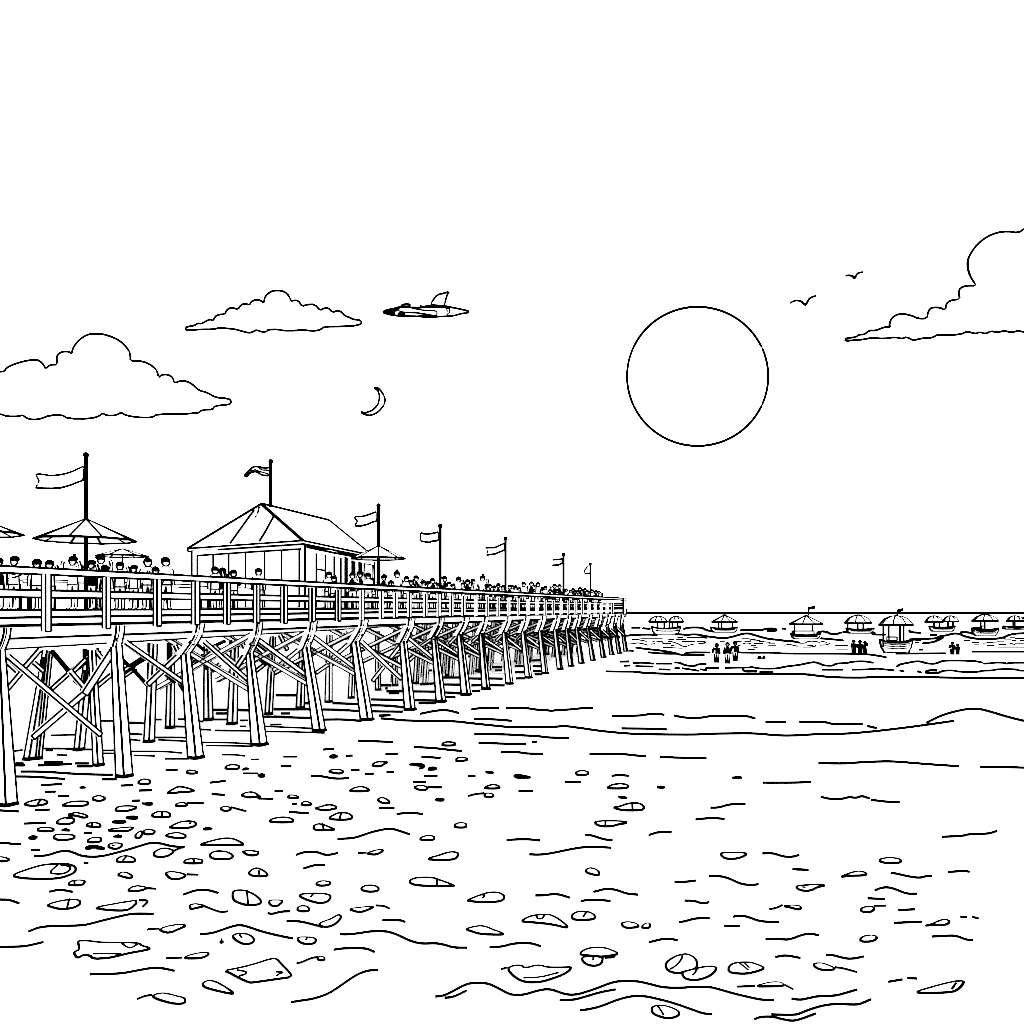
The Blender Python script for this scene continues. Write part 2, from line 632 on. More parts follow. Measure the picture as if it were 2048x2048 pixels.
# ---------------------------------------------------------------- things lying on the sand
# kind | tile | outline | inner strokes ; separated   (a leading ! = solid black)
LITTER = """
pebble|A|-60,345 -20,325 40,325 95,345 60,362 0,362 -40,360|
shell|A|110,497 270,440 420,395 600,388 700,395 740,435 710,480 600,520 500,532 280,530 180,520|560,400 520,440 490,465 492,495 620,493 680,450 680,415 590,405|long teardrop shell with a round ring at its right end
pebble|A|660,575 700,550 820,548 815,575 780,595 670,592|720,560 720,590
shell|A|445,785 600,742 750,730 785,762 740,800 660,822 570,822 490,800|670,735 650,810|pointed leaf shaped shell with a seam near its round end
shard|A|910,812 1060,785 1240,752 1340,745 1250,830 1160,840 1000,828|1340,745 1445,745 1380,805|long flat shard with a hooked right tip
pebble|A|1125,345 1170,315 1260,315 1310,345 1300,370 1130,370|1220,325 1190,360
pebble|A|1135,492 1175,470 1240,475 1290,520 1230,522 1170,505|
seaweed|A|1240,635 1290,605 1370,605 1420,620 1380,640 1320,650 1245,650|1400,625 1505,635
shell|A|1480,295 1500,265 1560,240 1620,240 1690,262 1640,300 1600,318 1510,320|1690,262 1780,225|oval shell hanging under the end of a sand ripple
shard|A|1540,1018 1650,985 1760,975 1800,985 1740,1010 1640,1055 1570,1040|1425,1030 1440,1022 1540,1020|kite shaped shard trailing a short tail to the left
plank|A|750,1138 790,1128 920,1140 1000,1150 1340,1150 1370,1180 1470,1205 1380,1225 1240,1250 1120,1280 1050,1295 900,1305 870,1270 800,1265 750,1300 720,1260 715,1240 765,1220 765,1180|1180,1165 1220,1200 1270,1210 1330,1165;900,1262 1170,1262|broken plank with a ragged left end and pointed right end
seaweed|A|1470,1660 1540,1640 1610,1640 1700,1665 1790,1685 1790,1735 1690,1740 1580,1712 1500,1685|1325,1700 1400,1668 1470,1660|blunt leaf with a curled stalk near the bottom edge
seaweed|A|1760,1300 1850,1265 1970,1245 2025,1250 1990,1280 1930,1300|1605,1305 1760,1300|small pointed leaf on a straight stalk
!pebble|Z|1020,935 1060,925 1115,935 1060,945|
shell|Z|290,1150 430,1105 550,1085 630,1130 540,1165 400,1175|520,1110 490,1155
shell|Z|800,1160 920,1120 1120,1115 1145,1145 1070,1178 830,1175|
pebble|Z|1190,1080 1220,1050 1320,1050 1360,1080 1300,1112 1210,1100|
pebble|Z|1485,1215 1530,1180 1750,1180 1760,1200 1690,1225 1630,1240 1500,1240|
!pebble|Z|1610,1325 1650,1305 1775,1305 1775,1340 1700,1345|
!pebble|Z|1430,1375 1520,1355 1630,1365 1610,1395 1480,1395|
shell|Z|865,1290 920,1270 1040,1268 1145,1310 1080,1330 1000,1300|
pebble|Z|725,1380 790,1335 930,1320 965,1365 910,1408 750,1405|850,1350 940,1345
pebble|Z|1110,1415 1160,1395 1270,1395 1300,1430 1280,1450 1130,1438|1190,1400 1180,1440
pebble|Z|480,1480 500,1460 690,1460 690,1500 510,1500|
!pebble|Z|775,1485 870,1470 910,1495 850,1490|
shard|Z|1395,1480 1540,1465 1720,1448 1690,1475 1640,1500 1420,1500|
!pebble|Z|1445,1570 1520,1550 1570,1555 1560,1580|
!pebble|Z|365,1580 400,1560 490,1562 450,1605 390,1605|
pebble|Z|685,1570 730,1540 960,1550 960,1580 920,1605 780,1615 710,1600|
pebble|Z|1125,1630 1150,1595 1270,1580 1310,1595 1290,1640 1150,1645|
!seaweed|Z|1100,1730 1110,1690 1230,1680 1350,1710 1340,1735 1270,1730 1200,1705 1150,1735|
pebble|Z|1385,1692 1430,1655 1580,1660 1560,1700 1500,1730 1440,1720|1440,1695 1480,1695
pebble|Z|1770,870 1830,830 1930,840 1940,870 1900,895 1820,895|
pebble|B|55,1190 50,1160 110,1118 120,1150 95,1192|
pebble|B|130,1115 240,1115 235,1145 180,1158 130,1145|
!pebble|B|115,855 215,845 220,865 180,878|
pebble|B|205,965 270,935 370,940 395,970 375,990 235,990|310,940 310,985
shell|B|380,1085 450,1050 520,1030 620,1030 645,1060 600,1085 520,1098 400,1090|585,1045 580,1060
!pebble|B|695,1110 730,1088 800,1095 780,1108|
shell|B|330,1168 400,1145 500,1145 545,1170 520,1192 440,1190|
shell|B|345,760 440,705 475,692 530,702 625,730 600,742 500,745 430,755||low triangular shell with a long base
seaweed|B|1070,775 1130,750 1205,750 1250,790 1150,800 1110,790|1250,790 1265,808 1220,816 1385,820
pebble|B|915,507 950,487 1045,487 1060,508 1030,527 940,525|
!pebble|B|1075,535 1110,510 1165,520|
!seaweed|B|1230,580 1285,565 1310,595 1260,605|1090,578 1240,578
pebble|B|545,550 570,535 655,550 640,568 560,568|
pebble|B|1520,800 1540,775 1630,790 1620,808|
pebble|B|1655,855 1690,838 1755,855 1740,875 1665,875|
shell|B|1345,1020 1400,1000 1480,990 1555,1000 1580,1020 1565,1040 1365,1038|
pebble|D|-50,900 0,895 50,873 135,873 170,903 100,915 60,925 -10,915|
shell|B|1770,1085 1790,1060 1860,1058 1910,1080 1990,1110 1920,1115 1790,1115|1860,1062 1870,1110
shell|B|680,1250 770,1225 890,1195 990,1195 1060,1225 1100,1250 1080,1260 930,1258 700,1258||wide low shell with a flat base and arched back
pebble|B|765,1355 800,1325 860,1318 940,1325 1000,1360 980,1385 940,1395 850,1395 790,1385||plain wide oval pebble below the arched shell
shard|B|1085,1318 1240,1320 1240,1345 1200,1360 1140,1355 1110,1335|
pebble|B|525,1435 525,1410 560,1395 700,1398 700,1425 680,1435|610,1400 620,1430
shell|B|1145,1525 1180,1495 1220,1482 1260,1490 1310,1520 1340,1560 1200,1558 1160,1545|1245,1515 1250,1550
seaweed|B|345,1535 355,1522 460,1522 550,1548 490,1585 400,1588 365,1560|550,1548 660,1552
seaweed|B|440,875 460,855 550,855 550,880 450,885|550,858 712,860
seaweed|B|870,905 895,892 980,895 960,925 910,930|980,900 1120,938
shell|B|990,1745 995,1710 1020,1697 1110,1697 1190,1730 1250,1775 1270,1810 1240,1835 1120,1838 1050,1815 1000,1790|1130,1705 1140,1830|large tilted oval shell split by one straight seam
seaweed|B|575,1855 580,1835 660,1830 720,1850 640,1865 590,1880|700,1845 790,1885 880,1915 945,1905
shard|B|1345,1795 1475,1795 1465,1815 1420,1850 1370,1845 1345,1820|
pebble|B|1610,1875 1640,1850 1710,1850 1735,1880 1720,1898 1640,1898|
shell|C|950,690 1020,675 1190,675 1260,690 1262,715 1230,755 1160,768 1080,750 1000,720|1090,690 1070,715|oval shell with a pointed left tip and short notch
pebble|C|1115,585 1150,555 1265,560 1250,590 1170,600|
pebble|C|1550,628 1580,605 1620,595 1700,600 1735,630 1700,655 1600,655|
seaweed|C|1435,825 1560,812 1700,795 1600,840 1540,855 1490,840|1700,795 1780,800 1830,825
driftwood|C|1140,965 1250,930 1340,875 1370,900 1320,960 1250,995 1180,995||thin curved driftwood sliver bending up to the right
seaweed|C|1140,1285 1205,1290 1200,1320 1140,1315|930,1352 970,1350 1080,1300 1140,1295|tiny bud at the end of an upward curling stalk
!pebble|C|190,1140 205,1125 230,1140 205,1155|
shell|C|315,1090 330,1070 400,1060 470,1070 520,1105 520,1140 480,1160 420,1162 345,1125|385,1085 405,1110|round shell with a short tick under the long ripple
shell|C|940,1105 970,1098 1100,1100 1125,1125 1100,1160 1000,1160 955,1135|1035,1110 1020,1135|flat topped oval shell with a small inner tick
paper|C|235,1420 350,1400 500,1365 690,1303 740,1303 780,1350 850,1420 895,1478 740,1500 530,1530 480,1535 380,1490 290,1440|360,1420 450,1435 445,1460 380,1475;735,1440 810,1440 770,1455 740,1475|large four cornered sheet lying with two torn holes
seaweed|C|22,1555 40,1528 90,1518 150,1525 230,1570 300,1615 335,1645 250,1632 100,1595 50,1580||plain teardrop leaf left below the torn sheet
seaweed|C|1610,285 1700,258 1780,250 1740,280 1690,300 1640,290|1520,290 1610,285
!pebble|D|80,405 130,380 180,400 130,420|
!seaweed|D|855,475 965,470 1010,480 1010,510 950,525 990,495 880,485|
!pebble|D|1040,522 1060,505 1120,505 1135,525 1060,538|
pebble|D|1315,435 1320,418 1420,418 1425,440 1320,450|
!pebble|D|1595,555 1610,543 1680,552 1670,568|
!seaweed|F|30,830 60,815 160,830 220,850 70,855|
pebble|D|85,550 100,535 210,535 228,552 190,572|
shell|D|505,480 540,458 610,460 660,455 600,485 590,498 515,498|
pebble|D|1180,285 1200,265 1310,268 1305,297 1185,297|
shell|D|285,730 350,700 440,700 495,738 300,740|
seaweed|D|910,705 925,690 1030,690 1040,720 980,732|1040,705 1178,708
pebble|D|1590,700 1670,672 1735,690 1735,712 1595,712|
seaweed|D|1590,758 1685,768 1660,798 1595,795|1430,792 1510,770 1590,765
pebble|D|555,825 575,805 625,805 670,835 672,855 610,855|
!pebble|D|1105,825 1130,805 1205,810 1190,835|
shell|D|90,990 140,965 170,950 270,950 300,970 315,990 290,1010 200,1015 100,1008|205,960 190,1010
pebble|D|1298,1070 1325,1047 1415,1050 1415,1080 1395,1090 1305,1088|
pebble|D|960,1195 1015,1172 1105,1172 1105,1210 990,1212|
shell|D|1050,1400 1050,1385 1120,1370 1240,1327 1335,1330 1335,1360 1310,1390 1250,1402||wedge shaped shell rising to a square right end
shell|D|862,1615 880,1590 950,1573 1090,1573 1150,1595 1300,1648 1290,1655 1000,1652 900,1640|1130,1590 1130,1645|long shell with a round left end and seamed tapering tail
shell|D|1420,1792 1540,1745 1630,1717 1725,1717 1780,1745 1780,1780 1720,1808 1530,1808 1440,1798|1580,1745 1590,1760 1570,1780|almond shaped shell with a pointed left tip
pebble|F|728,1745 760,1725 810,1727 860,1755 865,1790 830,1790 750,1770|
shell|E|625,1018 740,990 820,990 900,1025 1000,1060 990,1072 770,1065 690,1035||plain leaf shaped shell pointed at both ends
shell|E|1162,945 1230,905 1290,885 1430,877 1490,895 1560,940 1630,1000 1590,1000 1470,970 1280,950|1320,900 1330,930 1370,930 1395,895|broad wing shaped shell with a small loop under its ridge
shell|E|1655,895 1680,865 1730,848 1820,850 1880,880 1885,910 1860,925 1680,930|1800,860 1770,910|rounded shell with one slanting seam right of the wing shell
driftwood|E|1035,1400 1090,1372 1180,1368 1190,1390 1240,1390 1300,1370 1370,1370 1420,1390 1620,1388 1655,1385 1640,1415 1570,1460 1420,1512 1340,1530 1200,1530 1100,1475|975,1412 1035,1395;1190,1495 1350,1495 1530,1445|bowl shaped piece of bark with a curved lower rim
shell|E|1728,1265 1770,1222 1850,1197 1970,1197 2050,1225 2118,1255 2050,1270 1950,1285 1870,1275||cap shaped shell resting on a rounded stone
stone|E|1755,1285 1765,1330 1820,1365 1880,1373 1932,1360 1955,1330 1960,1290|1870,1285 1865,1330;1980,1303 2080,1290|rounded stone under the cap shaped shell
pebble|F|632,805 660,785 760,790 755,820 660,828|
shell|F|940,940 1005,912 1120,912 1148,932 1120,953 950,953|
!pebble|F|1420,945 1430,930 1497,932 1490,952|
!pebble|F|1035,1028 1130,1035 1130,1050 1070,1045|
shell|F|988,1135 1060,1130 1140,1097 1255,1095 1300,1130 1285,1155 1250,1165 1085,1165|1180,1105 1185,1155|pointed oval shell split by an upright seam
shell|F|815,1285 840,1270 1130,1272 1120,1290 1040,1300 980,1320 870,1318|922,1285 922,1315|flat topped half shell with a short seam
shell|G|1165,295 1180,280 1360,280 1435,290 1330,338 1220,338 1190,320||plain half moon shell with a flat top
pebble|G|207,970 225,953 320,953 380,985 360,997 300,1005 240,1003|
pebble|G|400,1000 430,970 470,962 488,975 480,1000 440,1010|
shell|G|632,1370 650,1330 720,1285 790,1262 860,1262 920,1300 940,1340 935,1400 800,1430 780,1440 700,1438 650,1410|795,1270 795,1310 740,1380 680,1410|biggest round shell with a curved inner seam
shell|G|790,1440 850,1420 940,1398 1020,1380 1130,1380 1110,1430 1050,1475 960,1507 860,1507 810,1485|940,1400 920,1450 890,1475|half shell tucked under the biggest round shell
shell|G|1240,1395 1270,1355 1340,1340 1460,1340 1530,1365 1600,1395 1500,1430 1400,1450 1270,1440 1245,1420|1350,1355 1430,1420;1400,1355 1440,1400|lemon shaped shell crossed by two slanting seams
seaweed|G|1500,1570 1600,1545 1650,1533 1745,1533 1790,1565 1620,1570|1325,1580 1500,1572;1790,1565 1865,1605|thin pod with a stalk at either end
shell|G|498,1790 510,1770 545,1757 610,1757 700,1780 765,1815 765,1850 700,1875 640,1878 560,1855 510,1830|560,1770 615,1855|tilted oval shell nearest the bottom edge of the picture
pebble|H|685,522 710,505 845,505 878,525 850,547 750,545 700,537|
shell|H|340,668 440,630 500,617 575,630 570,652 420,655|
shell|I|570,1178 590,1167 700,1165 755,1165 700,1175 660,1198 605,1198|610,1183 630,1184|shallow boat shaped shell with a drawn out right tip
seaweed|H|520,950 550,925 640,925 640,950 600,970 545,968|640,920 740,920
shell|H|1075,1088 1150,1070 1220,1035 1290,1040 1285,1065 1245,1080 1110,1080|
pebble|H|512,1210 550,1175 640,1170 670,1190 630,1220 545,1225|
seaweed|H|115,1425 130,1412 200,1412 300,1450 290,1467 180,1467 140,1447|300,1450 370,1458 490,1492|oval leaf with a long stalk falling away to the right
shard|H|1012,1655 1070,1635 1310,1570 1418,1560 1400,1600 1350,1645 1290,1660 1100,1667 1020,1665|1345,1590 1310,1640|long pointed shard with a folded right edge
seaweed|I|490,1288 590,1288 605,1300 590,1312 540,1297|415,1312 455,1305 490,1288
!pebble|I|190,520 250,518 250,528 195,528|
!pebble|K|110,860 130,845 152,860 152,882 110,882|
!pebble|K|180,845 206,845 206,882 180,882|
"""
items = []
for ln in LITTER.strip().split('\n'):
    q = ln.split('|'); kind, tl, ol, inn = q[0], q[1], q[2], q[3]
    lab = q[4] if len(q) > 4 else None
    solid = kind.startswith('!'); kind = kind.lstrip('!')
    pix = pts(tl, ol)
    inner = [pts(tl, s) for s in inn.split(';') if s.strip()]
    xs = [p[0] for p in pix]; ys = [p[1] for p in pix]
    items.append(dict(kind=kind, solid=solid, pix=pix, inner=inner, label=lab, c=((min(xs) + max(xs)) / 2, (min(ys) + max(ys)) / 2), w=max(xs) - min(xs), h=max(ys) - min(ys)))
marks = [(i['c'], i['label'].split(' with ')[0].split(' split ')[0].split(' crossed ')[0].split(' trailing ')[0].split(' nearest ')[0].split(' lying ')[0].split(' rising ')[0]) for i in items if i['label']]
for x, y, nm in ((15, 1600, 'foremost pier pile'), (247, 1548, 'second pier pile'), (392, 1512, 'third pier pile'), (518, 1486, 'fourth pier pile'),
                 (638, 1458, 'fifth pier pile'), (850, 1670, 'arched ripple in mid sand'), (1280, 1500, 'long ripple of mid sand'), (1700, 1560, 'broken ripple at right'), (0, 1720, 'left picture edge')):
    marks.append(((x, y), nm))
used = set(i['label'] for i in items if i['label'])
def side(dx, dy):
    dy *= 1.6
    a = math.degrees(math.atan2(-dy, dx)) % 360
    return ['right of', 'beyond and right of', 'beyond', 'beyond and left of', 'left of', 'nearer and left of', 'nearer than', 'nearer and right of'][int((a + 22.5) // 45) % 8]
NOUN = dict(pebble='pebble', shell='shell', shard='flat shard', seaweed='scrap of weed', driftwood='driftwood', stone='stone')
for it in items:
    if it['label']: continue
    if it['solid']: ad = 'solid black'
    elif it['inner'] and it['kind'] in ('pebble', 'shell'): ad = 'white seamed'
    elif it['inner']: ad = 'stalked'
    else: ad = 'plain white'
    size = 'small' if it['w'] < 32 else 'oval' if it['kind'] == 'pebble' else 'long'
    cand = sorted(marks, key=lambda m: (m[0][0] - it['c'][0]) ** 2 + 2.5 * (m[0][1] - it['c'][1]) ** 2)
    for far in range(9):
        m = cand[far]; rel = side(it['c'][0] - m[0][0], it['c'][1] - m[0][1])
        lab = '%s %s %s %s the %s' % (size, ad, NOUN[it['kind']], rel, m[1])
        if lab not in used and len(lab.split()) <= 16: break
    used.add(lab); it['label'] = lab
GRP = dict(pebble='pebbles scattered on the sand', shell='shells scattered on the sand', shard='shards scattered on the sand', seaweed='scraps of weed scattered on the sand', driftwood='driftwood on the sand')
for it in items:
    mb = MB(); lw = LW if it['w'] > 40 else 4.6
    pix = chaikin(it['pix'], 1 if it['kind'] in ('plank', 'paper', 'shard') else 2, True)
    if not it['solid']:     # the drawn line is centred on the outline
        pass
    gp = [G(x, y + lw * .45) for x, y in pix]
    v, f, h = puff([(p.x, p.y) for p in gp], 5)
    hh = {'paper': .015, 'plank': .04}.get(it['kind'], .035)
    md = 1 if it['solid'] else 0; hh = min(hh, rad(gp[0], lw) * .9); 
    if it['solid']: hh = .06
    mb.mesh([(p.x, p.y, ground_z(p.y) + .012 + hh * k) for p, k in zip(v, h)], f, md)
    mb.tube([p + Vector((0, 0, rad(p, lw) * .9)) for p in gp], closed=True, lw=lw if not it['solid'] else 3.0)
    for s in it['inner']:
        s = chaikin(s, 2) if len(s) > 2 else s
        mb.tube([(lambda g: g + Vector((0, 0, rad(g, lw) * .9 + hh * .6)))(G(x, y + lw * .45)) for x, y in s], lw=lw - .4)
    o = mb.build(it['kind'] if it['kind'] != 'paper' else 'paper_sheet', STONE, recentre=True)
    tag(o, it['label'], {'paper': 'paper', 'plank': 'plank'}.get(it['kind'], it['kind']), GRP.get(it['kind']))
# ---------------------------------------------------------------- the pier
PIER = empty('pier', at(0, 0, 0)); tag(PIER, 'long white wooden pier on splayed piles running out to sea', 'pier')
def strip(px0, ya0, yb0, px1, ya1, yb1, n, th, lw=LW, ends=True):
    """a long rail or board standing in the pier's plane n: upper and lower edges given at both ends"""
    mb = MB()
    a = [PL(px0, ya0, n), PL(px0, yb0, n)]; b = [PL(px1, ya1, n), PL(px1, yb1, n)]
    back = Vector((N_.x, N_.y, 0)) * th
    A = [a[0], a[1], a[1] + back, a[0] + back]; B = [b[0], b[1], b[1] + back, b[0] + back]
    mb.mesh(A + B, [(0, 1, 2, 3), (7, 6, 5, 4), (0, 4, 5, 1), (1, 5, 6, 2), (2, 6, 7, 3), (3, 7, 4, 0)])
    for k in range(4):
        if k in (0, 1):   # the drawn edge thins out towards the sea end
            m = [A[k].lerp(B[k], f) for f in (0, .3, .55, .8, 1)]; mb.tube(m, lw=[lw, lw * .97, lw * .85, lw * .7, lw * .66], sides=5)
    if ends: mb.tube([B[0], B[1]], lw=lw)
    return mb
X1 = 1251
strip(-60, 1128.5, 1142.5, X1, 1196.5, 1200.5, -.05, .12).build('top_rail', WOOD, PIER)
strip(-60, 1177.5, 1193, X1, 1207, 1210.5, -.03, .08).build('middle_rail', WOOD, PIER)
strip(-60, 1220.5, 1236, X1, 1215.5, 1217, -.02, .1).build('kick_board', WOOD, PIER)
strip(-60, 1236.5, 1252.5, X1, 1217.5, 1225, 0, .15, 5.4).build('fascia_board', WOOD, PIER)
strip(-60, 1254, 1280, X1, 1226, 1232.5, .12, .2, 4.6).build('edge_girder', WOOD, PIER)
strip(-60, 1280, 1302.5, 800, 1240, 1252, 1.6, .2, 3.4).build('inner_girder', WOOD, PIER)
dk = MB(); W_ = 9.2
ta = t_of(PL(-60, 1227, 0))
q = [at(ta, .02, deck_z(ta) - .02), at(TEND, .02, deck_z(TEND) - .02), at(TEND, W_, deck_z(TEND) - .02), at(ta, W_, deck_z(ta) - .02)]
dk.hexa(q, [p - Vector((0, 0, .18)) for p in q], edges=False)
dk.tube([q[1], q[2]], lw=3.5)
dk.build('deck', WOOD, PIER)
# rails of the far side
for nm, h0, h1 in (('back_rail', 1.16, 1.02), ('back_rail', .6, .5)):
    mb = MB()
    A = [at(ta, W_, deck_z(ta) + h0), at(ta, W_, deck_z(ta) + h1), at(ta, W_ + .1, deck_z(ta) + h1), at(ta, W_ + .1, deck_z(ta) + h0)]
    B = [at(TEND, W_, deck_z(TEND) + h0), at(TEND, W_, deck_z(TEND) + h1), at(TEND, W_ + .1, deck_z(TEND) + h1), at(TEND, W_ + .1, deck_z(TEND) + h0)]
    mb.mesh(A + B, [(0, 1, 2, 3), (7, 6, 5, 4), (0, 4, 5, 1), (1, 5, 6, 2), (2, 6, 7, 3), (3, 7, 4, 0)])
    mb.tube([A[0], B[0]], lw=[2.6, 1.6]); mb.tube([A[1], B[1]], lw=[2.6, 1.6])
    mb.build(nm, WOOD, PIER)
def bar(x0, y0, x1, y1, w0, w1, n0, n1, th=.16, lw=4.0, name='brace', full=False, dark=False, caps=True):
    """a timber between two points of the pier's planes n0 and n1, widths in pixels of the frame"""
    dx, dy = x1 - x0, y1 - y0; l = math.hypot(dx, dy); nx, ny = -dy / l, dx / l
    mb = MB(); back = Vector((N_.x, N_.y, 0)) * th
    d0, d1 = depth_on(x0, n0), depth_on(x1, n1)
    a1 = PL(x0 + nx * w0 / 2, y0 + ny * w0 / 2, n0); a2 = PL(x0 - nx * w0 / 2, y0 - ny * w0 / 2, n0)
    b1 = PL(x1 + nx * w1 / 2, y1 + ny * w1 / 2, n1); b2 = PL(x1 - nx * w1 / 2, y1 - ny * w1 / 2, n1)
    A = [a1, a2, a2 + back, a1 + back]; B = [b1, b2, b2 + back, b1 + back]
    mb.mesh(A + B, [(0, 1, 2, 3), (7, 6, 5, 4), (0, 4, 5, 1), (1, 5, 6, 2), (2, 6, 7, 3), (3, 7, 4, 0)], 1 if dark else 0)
    if not dark:
        for k in (range(4) if full else (0, 1)): mb.tube([A[k], B[k]], lw=lw, sides=5)
        if caps:
            mb.tube([B[0], B[1]], lw=lw, sides=5)
    return mb.build(name, WOOD, PIER)
# rail posts ------------------------------------------------------------
POSTS = [(-22, 10, 1266), (96.5, 11, 1263), (216.5, 8, 1257), (318, 8.5, 1252), (395, 9, 1249), (457, 6, 1249), (516.5, 6, 1246), (571, 6, 1247), (627, 6, 1243),
         (679, 5, 1242), (726, 5, 1240), (765, 4.5, 1237), (793, 4.5, 1235), (821, 4, 1234), (853, 4, 1233), (880, 4.5, 1233), (905, 4, 1232), (929, 4, 1231)]
x = 929
for k in range(18):
    d0 = 22.4 * 1795 / (1795 - x) + 1.35; x = 1795 - 22.4 * 1795 / d0
    if x < 1245: POSTS.append((x, 2.8, 1233 - (x - 929) * .02))
for x, w, yb in POSTS:
    yt = 1132 + (x + 0) * .0525 + 11
    bar(x, yt, x, yb, w, w, -.18, -.18, .14, 3.8 if x < 700 else 2.3 if x < 950 else 1.7, 'rail_post', full=x < 700)
bar(1249, 1197, 1249, 1228, 5, 5, -.1, -.1, .2, 3.0, 'rail_post')
# piles of the near row: foot x, foot y, top x, top y, top width, foot width
PILES = [(15, 1611, 1, 1300, 14, 32), (249, 1554, 233, 1290, 17, 27), (392, 1517, 371, 1306, 15, 26), (519, 1491, 499, 1305, 11, 27), (639, 1463, 612, 1293, 13, 22),
         (734, 1441, 710, 1282, 13, 22), (820, 1421, 806, 1282, 12, 19), (882, 1405, 868, 1272, 9, 17), (932, 1391, 919, 1268, 9, 17), (972, 1380, 962, 1266, 8, 14),
         (1019, 1369, 1008, 1264, 8, 13), (1057, 1357, 1046, 1262, 8, 12), (1090, 1348, 1080, 1260, 7, 11), (1120, 1340, 1110, 1258, 7, 10), (1142, 1334, 1133, 1256, 6, 9),
         (1163, 1328, 1153, 1254, 6, 9), (1186, 1322, 1175, 1252, 5, 8), (1207, 1316, 1197, 1250, 5, 8), (1224, 1311, 1214, 1249, 5, 7), (1239, 1308, 1229, 1247, 5, 7), (1252, 1304, 1243, 1246, 5, 7)]
DECKX = [15, 241, 402, 520, 628, 730, 824, 884, 934, 974, 1020, 1056, 1089, 1118, 1140, 1160, 1182, 1202, 1219, 1233, 1245]
def pile(xf, yf, xt, yt, wt, wf, name, lw=4.2, nf=None, nt=None):
    mb = MB(); g = G(xf, yf)
    nf = n_of(g) if nf is None else nf
    nt = nf if nt is None else nt
    top = PL(xt, yt, nt); sc0, sc1 = g.y / F, top.y / F
    hw0, hw1 = wf * sc0 * .40, wt * sc1 * .40
    e3 = Vector((E_.x, E_.y, 0)); n3 = Vector((N_.x, N_.y, 0))
    def sq(c, h): return [c - e3 * h - n3 * h, c + e3 * h - n3 * h, c + e3 * h + n3 * h, c - e3 * h + n3 * h]
    A, B = sq(g - Vector((0, 0, .06)), hw0), sq(top, hw1)
    mb.mesh(A + B, [(0, 1, 2, 3), (7, 6, 5, 4), (0, 4, 5, 1), (1, 5, 6, 2), (2, 6, 7, 3), (3, 7, 4, 0)])
    for k in range(4): mb.tube([A[k], B[k]], lw=lw, sides=5)
    for k in (0, 1, 3): mb.tube([A[k] + Vector((0, 0, .1)), A[(k + 1) % 4] + Vector((0, 0, .1))], lw=lw * 1.9)
    return mb.build(name, WOOD, PIER)
for k, (xf, yf, xt, yt, wt, wf) in enumerate(PILES):
    lw = 4.2 if xf < 1000 else 3.4
    pile(xf, yf, xt, yt, wt, wf, 'pile', lw, nt=0)
    xd = DECKX[k]; yd = 1256 - (xd) * .022
    # curved bracket joining deck and pile
    mb = MB(); m = (xd + .15 * (xt - xd), yd + .45 * (yt - yd))
    c = chaikin([(xd, yd), m, (xt, yt + 4)], 2)
    w = wt * .95
    L = [PL(x - w / 2, y, -.05) for x, y in c]; Rr = [PL(x + w / 2, y, -.05) for x, y in c]
    back = Vector((N_.x, N_.y, 0)) * .25
    n = len(c)
    for i in range(n - 1):
        mb.face([L[i], Rr[i], Rr[i + 1], L[i + 1]]); mb.face([L[i] + back, L[i + 1] + back, Rr[i + 1] + back, Rr[i] + back])
        mb.face([L[i], L[i + 1], L[i + 1] + back, L[i] + back]); mb.face([Rr[i], Rr[i] + back, Rr[i + 1] + back, Rr[i + 1]])
    mb.tube(L, lw=lw * .9); mb.tube(Rr, lw=lw * .9)
    if xd < 900: mb.tube([PL(x - w * .1, y, -.06) for x, y in c], lw=2.2)
    mb.build('bracket', WOOD, PIER)
REAR = [(58, 1520, 95, 1300, 14, 18), (77, 1519, 100, 1302, 8, 9), (158, 1501, 178, 1300, 13, 16), (197, 1532, 184, 1300, 11, 16), (298, 1485, 307, 1287, 12, 17),
        (340, 1457, 343, 1287, 10, 14), (417, 1441, 414, 1285, 9, 15), (464, 1449, 470, 1280, 11, 16), (537, 1430, 546, 1273, 9, 12), (600, 1418, 606, 1270, 9, 13),
        (657, 1405, 659, 1270, 9, 12), (702, 1397, 707, 1265, 7, 10), (756, 1381, 755, 1262, 7, 9), (790, 1372, 791, 1260, 7, 9), (831, 1368, 838, 1258, 7, 9),
        (895, 1352, 900, 1255, 6, 8), (956, 1342, 960, 1252, 5, 8), (977, 1336, 984, 1250, 5, 7), (1033, 1325, 1036, 1248, 5, 7)]
for a in REAR: pile(*a, 'pile', 3.8 if a[0] < 620 else 3.0)
def beam3(a, b, w, name, lw=3.0, dark=False):
    # a timber lying across the pier, from one point of the place to another
    mb = MB(); t = (b - a).normalized(); e3 = Vector((E_.x, E_.y, 0)) * w * .5; u = t.cross(e3).normalized() * w * .5
    A = [a - e3 - u, a + e3 - u, a + e3 + u, a - e3 + u]; B = [b - e3 - u, b + e3 - u, b + e3 + u, b - e3 + u]
    mb.mesh(A + B, [(0, 1, 2, 3), (7, 6, 5, 4), (0, 4, 5, 1), (1, 5, 6, 2), (2, 6, 7, 3), (3, 7, 4, 0)], 1 if dark else 0)
    if not dark:
        for k in range(4): mb.tube([A[k], B[k]], lw=lw, sides=4)
    return mb.build(name, WOOD, PIER)
